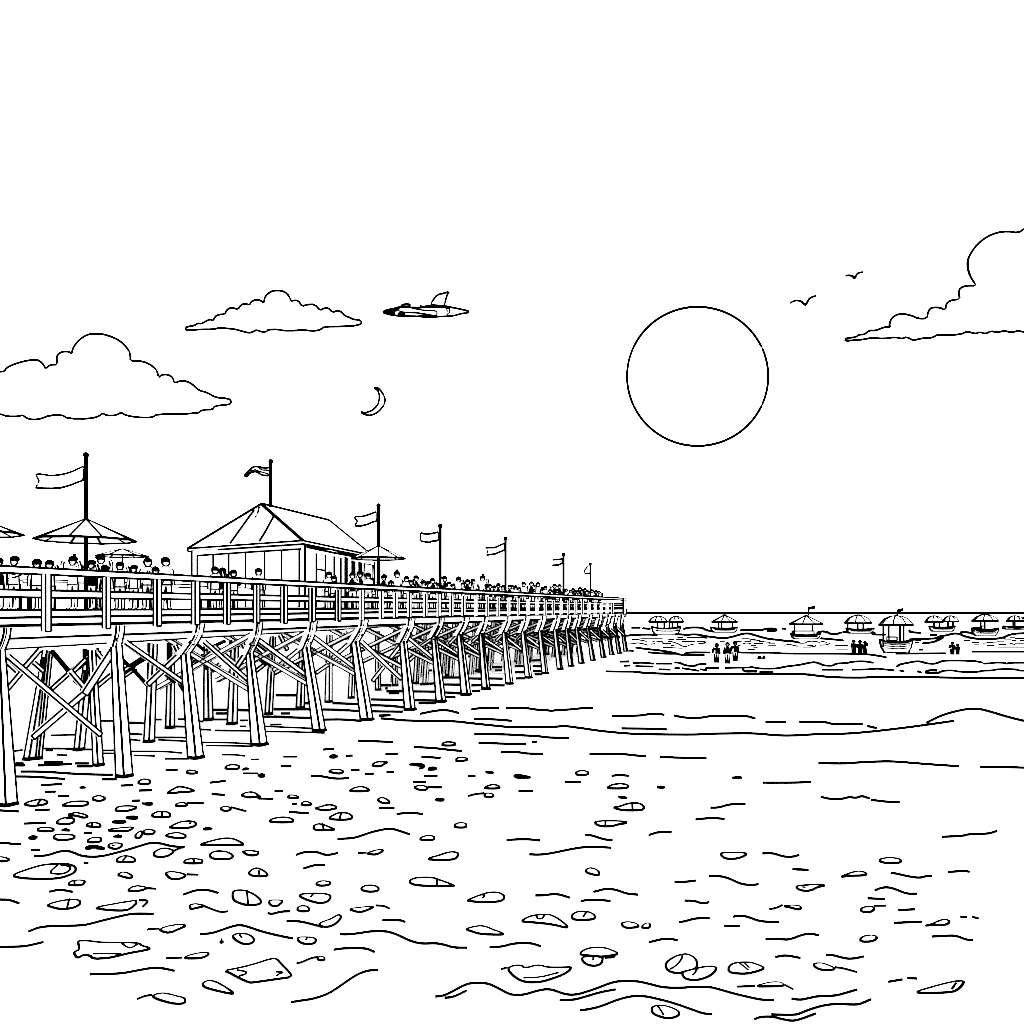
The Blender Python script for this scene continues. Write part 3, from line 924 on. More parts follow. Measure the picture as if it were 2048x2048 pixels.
for k, xd in enumerate(DECKX):
    if k < 1: continue
    t = t_of(PL(xd, 1250, 0)); zt = deck_z(t) - .75; g0 = ground_z(at(t, 0, 0).y); zl = g0 + (zt - g0) * .45
    beam3(at(t, .3, zt + .1), at(t, 7.5, zt + .1), .2, 'cap_beam', 2.6)
    if k >= 3:
        beam3(at(t, .25, zt - .1), at(t, 4.8, zl), .15, 'cross_brace', 2.8)
        beam3(at(t, 4.8, zt - .1), at(t, .25, zl), .15, 'cross_brace', 2.8)
    if k >= 9:
        for n in (3.9, 6.0):
            p = at(t, n, 0); p.z = ground_z(p.y) - .05; beam3(p, at(t, n - .3, zt), .2, 'pile', 3.0)
# cross braces: x0,y0,x1,y1,width, n0, n1
BR = [(142, 1343, 172, 1378, 8, 3.6, 3.6), (144, 1346, 172, 1318, 7, 3.8, 3.8), (290, 1316, 232, 1350, 7, 3.9, 3.9), (392, 1330, 436, 1296, 7, 3.8, 3.8), (430, 1294, 476, 1332, 7, 3.6, 3.6), (508, 1296, 548, 1336, 7, 3.6, 3.6), (16, 1312, 202, 1470, 9, 0, .4), (240, 1280, 170, 1388, 13, 0, 2.2), (172, 1384, 66, 1475, 10, 2.2, 2.4), (80, 1299, 46, 1338, 8, 3, 3), (42, 1346, 15, 1378, 8, 3, 3),
      (252, 1284, 368, 1366, 8, 0.2, .3), (386, 1284, 296, 1369, 9, 0, 2.6), (409, 1283, 505, 1368, 7, 0, .2), (505, 1288, 474, 1333, 8, 0, 2.4), (516, 1279, 623, 1358, 8, .1, .2),
      (620, 1281, 546, 1341, 7, 0, 2.4), (627, 1273, 714, 1339, 7, .1, .2), (722, 1266, 654, 1326, 7, 0, 2.4), (723, 1283, 803, 1358, 7, .1, .2), (800, 1292, 745, 1362, 6, 2, 2.4),
      (820, 1262, 796, 1282, 6, 0, 1), (816, 1275, 868, 1318, 6, .1, .2), (868, 1275, 842, 1292, 5, 0, 1), (818, 1321, 838, 1303, 6, 2, 2.4), (876, 1283, 921, 1312, 5, .1, .2), (924, 1262, 898, 1288, 5, 0, 1),
      (925, 1283, 964, 1310, 5, .1, .2), (968, 1262, 944, 1284, 5, 0, 1), (965, 1275, 1008, 1303, 5, .1, .2), (1012, 1262, 992, 1282, 5, 0, 1), (1010, 1273, 1048, 1303, 5, .1, .2),
      (1052, 1262, 1034, 1280, 4, 0, 1), (1050, 1272, 1082, 1296, 5, .1, .2), (1082, 1270, 1112, 1292, 4, .1, .2), (1112, 1268, 1138, 1290, 4, .1, .2), (1138, 1266, 1158, 1286, 4, .1, .2),
      (1160, 1264, 1182, 1284, 4, .1, .2), (1182, 1262, 1204, 1282, 4, .1, .2), (1204, 1260, 1222, 1278, 4, .1, .2), (1220, 1258, 1238, 1276, 4, .1, .2), (1234, 1256, 1250, 1272, 4, .1, .2),
      (150, 1336, 103, 1378, 7, 4, 4), (200, 1300, 150, 1340, 7, 4, 4), (222, 1350, 188, 1378, 7, 4, 4), (272, 1336, 240, 1358, 6, 4, 4), (330, 1330, 305, 1352, 6, 4, 4),
      (398, 1308, 378, 1328, 6, 4, 4), (440, 1328, 424, 1342, 6, 4, 4), (530, 1328, 512, 1342, 6, 4, 4), (658, 1328, 632, 1346, 6, 4, 4), (14, 1324, 42, 1350, 7, 3.2, 3.2), (68, 1325, 88, 1343, 7, 3, 3),
      (560, 1270, 575, 1300, 6, 3.4, 3.4), (480, 1278, 492, 1300, 6, 3.4, 3.4), (190, 1298, 205, 1318, 7, 3.4, 3.4), (350, 1290, 358, 1308, 6, 3.4, 3.4), (690, 1265, 704, 1282, 6, 3.4, 3.4)]
for x0, y0, x1, y1, w, n0, n1 in BR:
    bar(x0, y0, x1, y1, w, w, n0 - .12, n1 - .12, .1, 3.8 if x0 < 620 else 3.2)
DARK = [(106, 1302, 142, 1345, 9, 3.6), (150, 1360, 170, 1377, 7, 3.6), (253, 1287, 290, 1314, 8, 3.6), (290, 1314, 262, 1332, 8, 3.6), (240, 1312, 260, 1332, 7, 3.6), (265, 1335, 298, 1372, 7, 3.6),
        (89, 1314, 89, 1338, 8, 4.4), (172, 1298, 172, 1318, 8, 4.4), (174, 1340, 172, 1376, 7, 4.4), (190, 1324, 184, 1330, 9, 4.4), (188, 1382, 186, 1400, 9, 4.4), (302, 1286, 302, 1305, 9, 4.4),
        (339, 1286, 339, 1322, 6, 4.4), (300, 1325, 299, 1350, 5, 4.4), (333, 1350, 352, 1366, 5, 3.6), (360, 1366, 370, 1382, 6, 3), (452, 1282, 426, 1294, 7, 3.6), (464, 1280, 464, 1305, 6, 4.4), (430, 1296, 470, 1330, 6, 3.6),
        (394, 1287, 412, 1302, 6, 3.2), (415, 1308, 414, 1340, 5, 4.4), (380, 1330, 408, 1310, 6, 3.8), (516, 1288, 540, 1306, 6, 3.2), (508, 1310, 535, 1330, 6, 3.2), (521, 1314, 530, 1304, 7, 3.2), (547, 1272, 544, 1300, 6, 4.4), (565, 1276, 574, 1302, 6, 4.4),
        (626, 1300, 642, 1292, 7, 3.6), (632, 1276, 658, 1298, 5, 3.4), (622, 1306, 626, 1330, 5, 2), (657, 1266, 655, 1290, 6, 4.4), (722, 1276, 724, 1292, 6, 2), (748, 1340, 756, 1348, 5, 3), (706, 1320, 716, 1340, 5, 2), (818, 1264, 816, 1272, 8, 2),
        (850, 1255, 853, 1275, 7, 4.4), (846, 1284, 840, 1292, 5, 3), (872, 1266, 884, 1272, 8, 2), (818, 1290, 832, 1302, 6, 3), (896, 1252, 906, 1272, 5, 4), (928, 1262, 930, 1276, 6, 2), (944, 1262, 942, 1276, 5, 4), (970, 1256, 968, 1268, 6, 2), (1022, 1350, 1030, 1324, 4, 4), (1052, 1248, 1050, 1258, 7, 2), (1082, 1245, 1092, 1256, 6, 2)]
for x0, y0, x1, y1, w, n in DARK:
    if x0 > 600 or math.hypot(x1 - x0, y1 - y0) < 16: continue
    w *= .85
    bar(x0, y0, x1, y1, w, w, n, n, .1, 3, 'black_brace', dark=True)  # thick lines of the bracing, built as solid black timbers
# ---------------------------------------------------------------- pavilion on the pier
C0 = P(609, 1080, 35.5)           # near eave corner
def hut(px, py, d): return P(px, py, d)
PAV = empty('pavilion', (C0.x, C0.y, deck_z(18))); tag(PAV, 'white hip roofed pavilion with panelled windows standing on the pier', 'pavilion')
dl, dc, dr = 39.8, 35.5, 43.5
zb = deck_z(16)
def wall_pt(px, py, px0, d0, px1, d1):
    """point of the vertical wall running from (px0,d0) to (px1,d1) seen at px,py"""
    a = (px - 1024) / F; X0, X1_ = (px0 - 1024) / F * d0, (px1 - 1024) / F * d1
    t = (a * d0 - X0) / ((X1_ - X0) - a * (d1 - d0)); d = d0 + t * (d1 - d0)
    return P(px, py, d)
fw = lambda px, py: wall_pt(px, py, 384, 39.6, 610, 35.7)
rw = lambda px, py: wall_pt(px, py, 610, 35.7, 750, 43.3)
def down(p): return Vector((p.x, p.y, zb))
A_, B_, C_ = fw(384, 1102), fw(610, 1087), rw(748, 1124)
D_ = A_ + (C_ - B_); D_.z = A_.z
wl = MB()
wl.hexa([down(A_), down(B_), down(C_), down(D_)], [A_, B_, C_, D_], edges=False)
for p in (A_, B_, C_): wl.tube([down(p), p], lw=4.6)
wl.tube([fw(395, 1111.5), fw(500, 1104.5), fw(602, 1098.5)], lw=4.2); wl.tube([rw(613, 1094), rw(670, 1106), rw(748, 1120)], lw=4.0)
wl.build('wall', WOOD, PAV)
def panel(f, x0, x1, yt0, yt1, yb, name, lw=3.6, out=.03, rungs=()):
    mb = MB(); ps = [f(x0, yt0), f(x1, yt1)]
    o = Vector((0, -out, 0))
    a, b = ps[0] + o, ps[1] + o; c_, d_ = Vector((b.x, b.y, zb + .1)), Vector((a.x, a.y, zb + .1))
    mb.hexa([a, b, c_, d_], [p + Vector((0, out * .8, 0)) for p in (a, b, c_, d_)], edges=False)
    mb.tube([a, b, c_, d_], closed=True, lw=lw)
    for y in rungs: mb.tube([f(x0, y) + o, f(x1, y + (yt1 - yt0)) + o], lw=lw * .8)
    return mb.build(name, CLOTH, PAV)
XS = [395, 427, 458.5, 492, 530, 564, 599]
for i in range(6):
    y0 = 1111.5 - (XS[i] - 395) * .0635; y1 = 1111.5 - (XS[i + 1] - 395) * .0635
    panel(fw, XS[i] + .2, XS[i + 1] - .2, y0, y1, 0, 'window')
for x0, x1, y0, y1, rg in ((632, 650, 1107, 1110, (1138,)), (668, 681, 1113, 1116, ()), (690, 693, 1114, 1115, ()), (704, 708, 1122, 1123, ()), (718, 722, 1124, 1125, ()), (728, 745, 1127, 1130, ())):
    panel(rw, x0, x1, y0, y1, 0, 'window', rungs=rg, lw=5.5 if x1 - x0 < 15 else 4.2)
rf = MB()
el, ec, er = hut(376, 1097, 40.1), hut(606, 1081, 35.2), hut(742, 1110, 43.8)
eb = el + (er - ec); eb.z = el.z
pk = hut(523, 1008, 38.2); rg_ = hut(657, 1041, 45.5); rg_.z = pk.z - .02
rg_ = P(657, 1041, (pk.z - H) * F / (HZ - 1041))
rf.face([el, ec, pk]); rf.face([ec, er, rg_, pk]); rf.face([er, eb, rg_]); rf.face([eb, el, pk, rg_])
th = Vector((0, 0, -.14))
for a, b in ((el, ec), (ec, er), (er, eb), (eb, el)): rf.face([a, a + th, b + th, b])
rf.face([el + th, ec + th, er + th, eb + th])
rf.tube([el, ec], lw=3.6); rf.tube([ec, er], lw=3.6); rf.tube([el + th, ec + th], lw=3.6); rf.tube([ec + th, er + th], lw=4.4)
rf.tube([el, el + th], lw=5); rf.tube([el, pk], lw=6.2); rf.tube([pk, ec], lw=6.4); rf.tube([pk, rg_], lw=6.4); rf.tube([rg_, er], lw=6.2)
def tri(px, py):   # point of the front roof slope
    n = (ec - el).cross(pk - el); o = Vector((0, 0, H)); r = P(px, py, 1) - o
    return o + r * ((el - o).dot(n) / r.dot(n)) - r * .001
for s in ('1350,905 1300,965 1035,1335', '1410,870 1395,930 1360,1000', '1595,960 1590,1000 1480,1200 1410,1310'):
    rf.tube([tri(x, y) for x, y in pts('b', s)], lw=5.4)
rf.tube([tri(x, y) for x, y in pts('b', '1480,860 1590,985')], lw=2.6)
rf.build('roof', WOOD, PAV)
# ---------------------------------------------------------------- flags, flagpoles, parasols
def cloth_flag(mb, pix, d, lw=4.2, inner=()):
    sc = d / F; pix = chaikin(pix, 1, True) if len(pix) > 8 else pix; x0 = max(p[0] for p in pix)
    def w(x, y, s=0):
        dx = (x0 - x) * sc
        return Vector(((x - 1024) * sc, d + .10 * math.sin(dx * 3.0) + s, H - (y - HZ) * sc))
    v, f, h = puff(pix, 4)
    mb.mesh([w(p.x, p.y, -.01) for p in v], f); mb.mesh([w(p.x, p.y, .01) for p in v], [g[::-1] for g in f])
    mb.tube([w(x, y) for x, y in pix], closed=True, lw=lw)
    for s in inner: mb.tube([w(x, y, -.05) for x, y in s], lw=2.4)
def flagpole(px, ytop, ybot, wpx, d, tile, flag, label, inner=(), zbot=None, parent=None, blob=None):
    base = P(px, ybot, d)
    if zbot is not None: base.z = zbot
    top = P(px, ytop, d)
    root = parent
    if parent is None:
        root = empty('flagpole', base); tag(root, label, 'flagpole', 'flagpoles along the pier')
    r = wpx * .5 * d / F
    mb = MB(); mb.tube([base, top], r=r, m=1, sides=10); mb.build('pole', METAL, root)
    mb = MB(); mb.ball(top, r * 1.6, 1); mb.build('finial', METAL, root)
    mb = MB(); cloth_flag(mb, pts(tile, flag), d, inner=[pts(tile, s) for s in inner], lw=4.2 if wpx > 5 else 3.6)
    if blob: mb.ball(P(blob[0], blob[1], d), blob[2] * d / F, 1)
    mb.build('flag', CLOTH, root)
    return root
def parasol(px, yap, half, yrim, d, label, ribs=10, flag=None, tile=None, ytop=None, polew=7, lw=4.0):
    R = half * d / F; ap = P(px, yap, d); rz = P(px, yrim, d).z
    base = Vector((ap.x, ap.y, deck_z(t_of(ap))))
    root = empty('parasol', base); tag(root, label, 'parasol', 'parasols on the pier deck')
    fa = -math.atan2(ap.x, ap.y)
    rim = [Vector((ap.x + R * math.cos(2 * math.pi * k / ribs + fa), ap.y + R * math.sin(2 * math.pi * k / ribs + fa), rz)) for k in range(ribs)]
    mb = MB()
    lo = [p - Vector((0, 0, .07 * R)) for p in rim]
    for k in range(ribs):
        a, b = rim[k], rim[(k + 1) % ribs]
        mb.face([ap, a, b])
    mb.tube(rim, closed=True, lw=lw)
    for p, l in zip(rim, lo):
        mb.tube([ap, p], lw=lw * .9)
    mb.build('canopy', CLOTH, root)
    if flag:
        flagpole(px, ytop, 1200, polew, d, tile, flag, None, zbot=base.z, parent=root)
    else:
        mb = MB(); mb.tube([base, ap], r=polew * .5 * d / F, m=1, sides=8); mb.build('pole', METAL, root)
    return root
parasol(172, 1038, 93, 1080, 26.2, 'large parasol under a long swallowtail flag near the left edge', 10, '1085,335 1000,365 900,405 780,440 640,462 600,450 470,440 510,500 520,540 490,600 470,625 740,618 830,590 900,570 980,540 1085,515', 'a', 910, 8, 4.6)
parasol(-62, 1030, 96, 1066, 26.5, 'parasol cut off by the left edge of the picture', 10, polew=8, lw=4.6)
parasol(245, 1098, 48, 1112, 31, 'small low parasol right of the large flagged parasol', 6, polew=4, lw=3.6)
parasol(757, 1092, 53, 1117, 40.5, 'parasol under a flag at the right corner of the pavilion', 8, '995,920 920,945 860,965 790,985 680,985 730,1030 735,1060 715,1080 705,1110 780,1105 860,1085 930,1055 995,1040', 'c', 1011, 6.5, 3.6)
flagpole(541.5, 923, 1014, 7, 38.6, 'b', '1545,350 1490,365 1440,350 1350,335 1310,350 1260,410 1215,455 1240,480 1290,410 1370,400 1430,450 1545,462', 'flagpole on the pavilion roof with a wavy striped flag', ('1400,365 1450,385 1530,395', '1290,400 1350,378 1400,400 1450,415 1520,435'), blob=(492, 951, 5))
for px, yt, w, tl, fl, lab in ((880.4, 1052, 7, 'c', '1790,1180 1725,1200 1600,1212 1545,1185 1555,1240 1545,1300 1620,1310 1660,1318 1700,1300 1790,1295', 'tall flagpole first beyond the pavilion with a plain drooping flag'),
                               (1011, 1077, 6, 'd', '550,695 460,735 360,740 385,775 370,815 460,800 550,765', 'flagpole halfway out on the far pier with a notched flag'),
                               (1127, 1109, 5.8, 'd', '1140,855 1045,860 1045,915 1105,915 1140,895', 'second last flagpole of the pier with a small square flag'),
                               (1181, 1128, 4.4, 'd', '1424,905 1390,940 1368,968 1368,1004 1424,1000', 'last and smallest flagpole near the sea end of the pier')):
    d = depth_on(px, 1.2); z = deck_z(t_of(P(px, 1200, d)))
    flagpole(px, yt, 1190, w, d, tl, fl, lab, zbot=z)
# ---------------------------------------------------------------- people
def skin_mesh(joints, bones, radii):
    me = bpy.data.meshes.new('body_base'); me.from_pydata(joints, bones, [])
    o = bpy.data.objects.new('body_base', me); COL.objects.link(o)
    md = o.modifiers.new('s', 'SKIN'); o.modifiers.new('d', 'SUBSURF').levels = 1
    for k, r in enumerate(radii):
        me.skin_vertices[0].data[k].radius = (r, r * .8); me.skin_vertices[0].data[k].use_root = (k == 0)
    dg = bpy.context.evaluated_depsgraph_get(); ev = o.evaluated_get(dg)
    out = bpy.data.meshes.new_from_object(ev)
    vs = [v.co.copy() for v in out.vertices]; fs = [tuple(p.vertices) for p in out.polygons]
    bpy.data.objects.remove(o); return vs, fs
POSE = []
def make_pose(arml, armr, legs=None):
    J = [(0, 0, .95), (0, 0, 1.15), (0, 0, 1.38), (0, 0, 1.48), (0, -.01, 1.60), (0, -.01, 1.70)]
    Rr = [.13, .12, .13, .055, .10, .085]
    Bn = [(0, 1), (1, 2), (2, 3), (3, 4), (4, 5)]
    chains = [([J[1], (.0, 0, 1.4)], [.13, .13])]
    for sgn, arm in ((-1, arml), (1, armr)):
        i = len(J); J += [(sgn * .17, 0, 1.40)] + [(sgn * a[0], a[1], a[2]) for a in arm]; Rr += [.065, .048, .038, .032]
        Bn += [(2, i), (i, i + 1), (i + 1, i + 2), (i + 2, i + 3)]
        chains.append((J[i:i + 4], [.06, .05, .04, .04]))
        i = len(J); lg = legs or [(.10, 0, .88), (.11, -.01, .48), (.11, .01, .08), (.12, -.12, .04)]
        J += [(sgn * a[0], a[1], a[2]) for a in lg]; Rr += [.095, .065, .045, .04]
        Bn += [(0, i), (i, i + 1), (i + 1, i + 2), (i + 2, i + 3)]
        chains.append((J[i:i + 4], [.085, .06, .045, .045]))
    v, f = skin_mesh(J, Bn, Rr)
    return v, f, chains
down_arm = [(.23, 0, 1.15), (.25, -.03, .92), (.25, -.04, .84)]
up_arm = [(.34, -.05, 1.28), (.30, -.12, 1.52), (.26, -.12, 1.62)]
rail_arm = [(.25, -.12, 1.17), (.20, -.36, 1.12), (.15, -.42, 1.12)]
wide_arm = [(.33, 0, 1.2), (.36, -.1, 1.0), (.34, -.12, .94)]
POSE = [make_pose(down_arm, down_arm), make_pose(down_arm, up_arm), make_pose(rail_arm, rail_arm), make_pose(wide_arm, down_arm), make_pose(up_arm, rail_arm), make_pose(up_arm, up_arm)]
PM = {}
def person_parts(pose, lwm, hair, suit):
    """meshes for one person: outlined body, hair, clothes; lwm is the line width in metres"""
    key = (pose, round(lwm, 3), hair, suit)
    if key in PM: return PM[key]
    v, f, ch = POSE[pose]; body = MB(); body.mesh(v, f, 0); r = lwm / 2
    for ps, rs in ch:
        ps = [Vector(p) for p in ps]
        for sg in (-1, 1):
            L = []
            for k, p in enumerate(ps):
                t = (ps[min(k + 1, len(ps) - 1)] - ps[max(k - 1, 0)]); q = Vector((t.z, 0, -t.x))
                q = q.normalized() if q.length > 1e-4 else Vector((1, 0, 0)); L.append(p + q * rs[k] * sg)
            body.tube(L, r=r, sides=5)
    body.tube([(.128 * math.cos(a), -.03, 1.64 + .145 * math.sin(a)) for a in [2 * math.pi * k / 12 for k in range(12)]], r=r, closed=True, sides=5)
    e = min(r * .8, .02)
    for x in (-.04, .04): body.ball((x, -.105, 1.65), e, 1, 6)
    body.tube([(-.03, -.10, 1.585), (.03, -.10, 1.585)], r=e * .7, sides=4)
    body.tube([(0, -.115, 1.64), (0, -.13, 1.615)], r=e * .5, sides=4)
    for x in (-.11, .11): body.ball((x, .01, 1.63), .024, 0, 6)
    hb = MB()
    if hair == 0: hb.ball((0, .02, 1.71), .165, 1, 12, (1, .9, .72))
    elif hair == 1: hb.ball((0, .03, 1.69), .17, 1, 12, (1, .85, .85)); hb.ball((0, .07, 1.56), .11, 1, 10, (1.2, .7, 1.3))
    elif hair == 2: hb.ball((0, .02, 1.71), .16, 1, 12, (1, .9, .75)); hb.ball((.02, .05, 1.84), .07, 1, 8)
    else: hb.ball((0, -.02, 1.72), .15, 1, 12, (1.05, 1.1, .5)); hb.tube([(-.12, -.12, 1.70), (.12, -.12, 1.70)], r=.03)
    cb = MB()
    cv = []; cf = []; S = 12
    prof = [(.86, .165, .13), (1.0, .15, .125), (1.15, .145, .12), (1.3, .175, .13), (1.42, .16, .11), (1.47, .08, .08)]
    for z, a, b in prof:
        for j in range(S): an = 2 * math.pi * j / S; cv.append((a * math.cos(an), b * math.sin(an), z))
    for i in range(len(prof) - 1):
        for j in range(S): j2 = (j + 1) % S; cf.append((i * S + j, i * S + j2, (i + 1) * S + j2, (i + 1) * S + j))
    cb.mesh(cv, cf, 1 if suit else 0)
    if not suit:
        for sg in (-1, 1): cb.tube([(sg * a, 0, z) for z, a, b in prof], r=r, sides=5)
        cb.tube([(-.165, -.06, .86), (0, -.13, .86), (.165, -.06, .86)], r=r * .8, sides=5)
    def me(mb, nm, mt):
        m = bpy.data.meshes.new(nm); m.from_pydata([tuple(q) for q in mb.v], [], mb.f); m.materials.append(mt); m.materials.append(INK)
        for p, k in zip(m.polygons, mb.m): p.material_index = k
        m.update(); return m
    PM[key] = (me(body, 'body', SKIN), me(hb, 'hair', CLOTH), me(cb, 'clothes', CLOTH)); return PM[key]
def person(loc, sc, label, group, pose, hair, suit, lwpx=3.2, yaw=0.0):
    lwm = lwpx * LSC * loc.y / F / sc; lwm = round(lwm / .012) * .012
    b, h, c = person_parts(pose, lwm, hair, suit)
    root = empty('person', loc); root.scale = (sc, sc, sc)
    root.rotation_euler = (0, 0, -math.atan2(loc.x, loc.y) + yaw)
    tag(root, label, 'person', group)
    for nm, m in (('body', b), ('hair', h), ('shirt', c)):
        o = bpy.data.objects.new(nm, m); COL.objects.link(o); o.parent = root
    return root
# heads seen above the top rail: px, head centre y, n, pose, hair, dark clothes
DP = [(-3, 1125, .9, 0, 0, 1), (29, 1122, 1.3, 2, 0, 0), (74, 1127, 1.2, 0, 1, 0), (99, 1129, 1.0, 0, 0, 0), (146, 1122, 1.2, 2, 2, 0), (183, 1129, 1.9, 1, 0, 1), (201, 1119, 2.6, 1, 0, 0), (210, 1138, .9, 0, 1, 0),
      (240, 1132, 2.2, 0, 0, 0), (268, 1138, 1.0, 0, 0, 0), (296, 1125, 1.6, 2, 3, 0), (311, 1141, .8, 0, 1, 0), (331, 1124, 1.5, 0, 0, 0), (430, 1141, 1.0, 0, 0, 0), (445, 1143, 1.3, 0, 1, 1), (467, 1147, .8, 0, 0, 0),
      (517, 1144, 1.0, 0, 0, 0), (658, 1150, 1.2, 1, 0, 0), (668, 1158, .8, 0, 0, 0), (705, 1151, 1.4, 0, 0, 1), (720, 1149, 1.8, 3, 0, 1), (736, 1152, 1.2, 0, 1, 0), (768, 1155, 1.6, 3, 1, 1), (794, 1149, 2.4, 3, 2, 0),
      (813, 1158, 1.6, 1, 0, 0), (832, 1157, 1.4, 1, 0, 1), (848, 1166, .8, 0, 1, 0), (865, 1162, 1.2, 3, 0, 1), (889, 1158, 1.8, 0, 0, 1), (898, 1168, .8, 0, 0, 0), (917, 1159, 1.8, 0, 1, 0), (935, 1164, 1.3, 3, 0, 1),
      (946, 1163, 1.5, 1, 0, 0), (965, 1157, 2.4, 1, 2, 0), (981, 1173, 1.0, 0, 0, 1), (997, 1171, 1.2, 0, 1, 1), (1019, 1174, 1.0, 0, 0, 1), (1031, 1175, 1.0, 3, 1, 0), (1047, 1169, 1.8, 3, 0, 0), (1063, 1168, 2.0, 1, 3, 1),
      (1076, 1169, 1.8, 3, 0, 0), (1091, 1176, 1.2, 3, 1, 0), (1100, 1182, .9, 0, 0, 1), (1109, 1172, 2.2, 0, 0, 1), (1119, 1173, 2.2, 0, 0, 1), (1141, 1183, 1.2, 3, 0, 0), (1150, 1184, 1.0, 0, 1, 1), (1160, 1178, 1.8, 3, 0, 1), (1170, 1180, 1.6, 0, 0, 1), (1192, 1184, 1.4, 0, 0, 1)]
for px_, dy_ in ((692, 1), (745, -1), (781, 2), (803, 0), (822, -1), (841, 2), (857, -1), (873, 1), (907, 2), (926, 0), (955, 2), (973, -1), (989, 1), (1006, 0), (1024, -2), (1039, 2), (1055, 0),
                 (1070, 2), (1084, -1), (1114, 2), (1132, 0), (1146, -2), (1155, 2), (1165, 0), (1176, 1), (1184, -1), (1198, 1)):
    DP.append((px_, 1166 + (px_ - 820) * .048 + dy_, 1.4 + (px_ % 3) * .5, (0, 3, 1, 2)[px_ % 4], (0, 1, 0, 2)[px_ % 4], 1 if px_ % 3 == 0 else 0))
DP.sort()
SEGS = [(-50, 120, 'left of the large flagged parasol'), (120, 232, 'beside the large flagged parasol'), (232, 380, 'between small parasol and pavilion'), (380, 600, 'before the panelled pavilion front'),
        (600, 750, 'before the pavilion side wall'), (750, 884, 'between corner parasol and tall flagpole'), (884, 1012, 'between tall and halfway flagpoles'), (1012, 1128, 'between halfway and second last flagpoles'), (1128, 1300, 'past the second last flagpole')]
ORD = ['first', 'second', 'third', 'fourth', 'fifth', 'sixth', 'seventh', 'eighth', 'ninth', 'tenth', 'eleventh', 'twelfth', 'thirteenth', 'fourteenth', 'fifteenth', 'sixteenth', 'seventeenth', 'eighteenth', 'nineteenth', 'twentieth']
HAIR = ['short haired', 'long haired', 'top-knotted', 'capped']
cnt = {}
for px, yh, n, po, ha, su in DP:
    if random.random() < .3: po = random.choice((4, 5, 1))
    d = depth_on(px, n); hp = P(px, yh, d); zb_ = deck_z((Vector((hp.x, hp.y)) - P0).dot(E_)); sc = (hp.z - zb_) / 1.64
    sg = [s for s in SEGS if s[0] <= px < s[1]][0]; k = cnt.get(sg[2], 0); cnt[sg[2]] = k + 1
    lab = '%s person from the left %s, %s' % (ORD[k], sg[2], HAIR[ha])
    sc = max(.72, min(1.15, sc))
    person(Vector((hp.x, hp.y, zb_)), sc, lab, 'people leaning and standing behind the pier railing', po, ha, su, 3.8 if px < 600 else 2.8, random.uniform(-.6, .6))
WP = [(1433.5, 1326, 1287, 3, 1, 0, 'leftmost of the three bathers standing together in the shallows'), (1455, 1328, 1285, 0, 0, 1, 'middle one of the three bathers together in the shallows'), (1470.5, 1323, 1283, 3, 1, 1, 'rightmost of the three bathers standing together in the shallows'),
      (1707.5, 1309, 1280, 0, 0, 1, 'left bather of the trio just left of the big boat'), (1720, 1309, 1281, 0, 1, 1, 'middle bather of the trio just left of the big boat'), (1730, 1309, 1283, 1, 0, 1, 'right bather of the trio with an arm raised beside the big boat'),
      (1905, 1310, 1284, 3, 0, 1, 'taller left bather of the pair right of the big boat'), (1915.5, 1310, 1288, 0, 0, 1, 'shorter right bather of the pair right of the big boat')]
for px, yf, yt, po, ha, su, lab in WP:
    g = G(px, yf); sc = (yf - yt) * g.y / F / 1.80
    person(g, sc, lab, 'bathers wading at the water edge', po, ha, 1, 3.4)
# ---------------------------------------------------------------- benches on the deck
for px, n, wd, lab in ((155, 2.2, 1.7, 'bench behind the railing under the large flagged parasol'), (20, 2.0, 1.5, 'bench behind the railing at the left edge'), (445, 2.0, 1.5, 'bench behind the railing before the left pavilion windows'), (500, 2.2, 1.6, 'bench behind the railing before the middle pavilion windows'), (675, 1.6, 1.6, 'bench behind the railing before the pavilion side wall')):
    d = depth_on(px, n); c = P(px, 1200, d); t = t_of(c); z = deck_z(t)
    root = empty('bench', Vector((c.x, c.y, z))); tag(root, lab, 'bench', 'benches on the pier deck')
    def q4(t0, t1, n0, n1, z_): return [at(t0, n0, z_), at(t1, n0, z_), at(t1, n1, z_), at(t0, n1, z_)]
    mb = MB(); mb.hexa(q4(t - wd / 2, t + wd / 2, n, n + .45, z + .42), q4(t - wd / 2, t + wd / 2, n, n + .45, z + .36), lw=2.2); mb.build('seat', WOOD, root)
    mb = MB(); mb.hexa(q4(t - wd / 2, t + wd / 2, n + .45, n + .5, z + .85), q4(t - wd / 2, t + wd / 2, n + .45, n + .5, z + .6), lw=2.2); mb.build('backrest', WOOD, root)
    for tt in (t - wd / 2 + .1, t + wd / 2 - .1):
        for nn in (n + .04, n + .4):
            mb = MB(); mb.hexa(q4(tt - .04, tt + .04, nn, nn + .07, z + .36), q4(tt - .04, tt + .04, nn, nn + .07, z), lw=2.4, m=1, edges=False); mb.build('leg', WOOD, root)
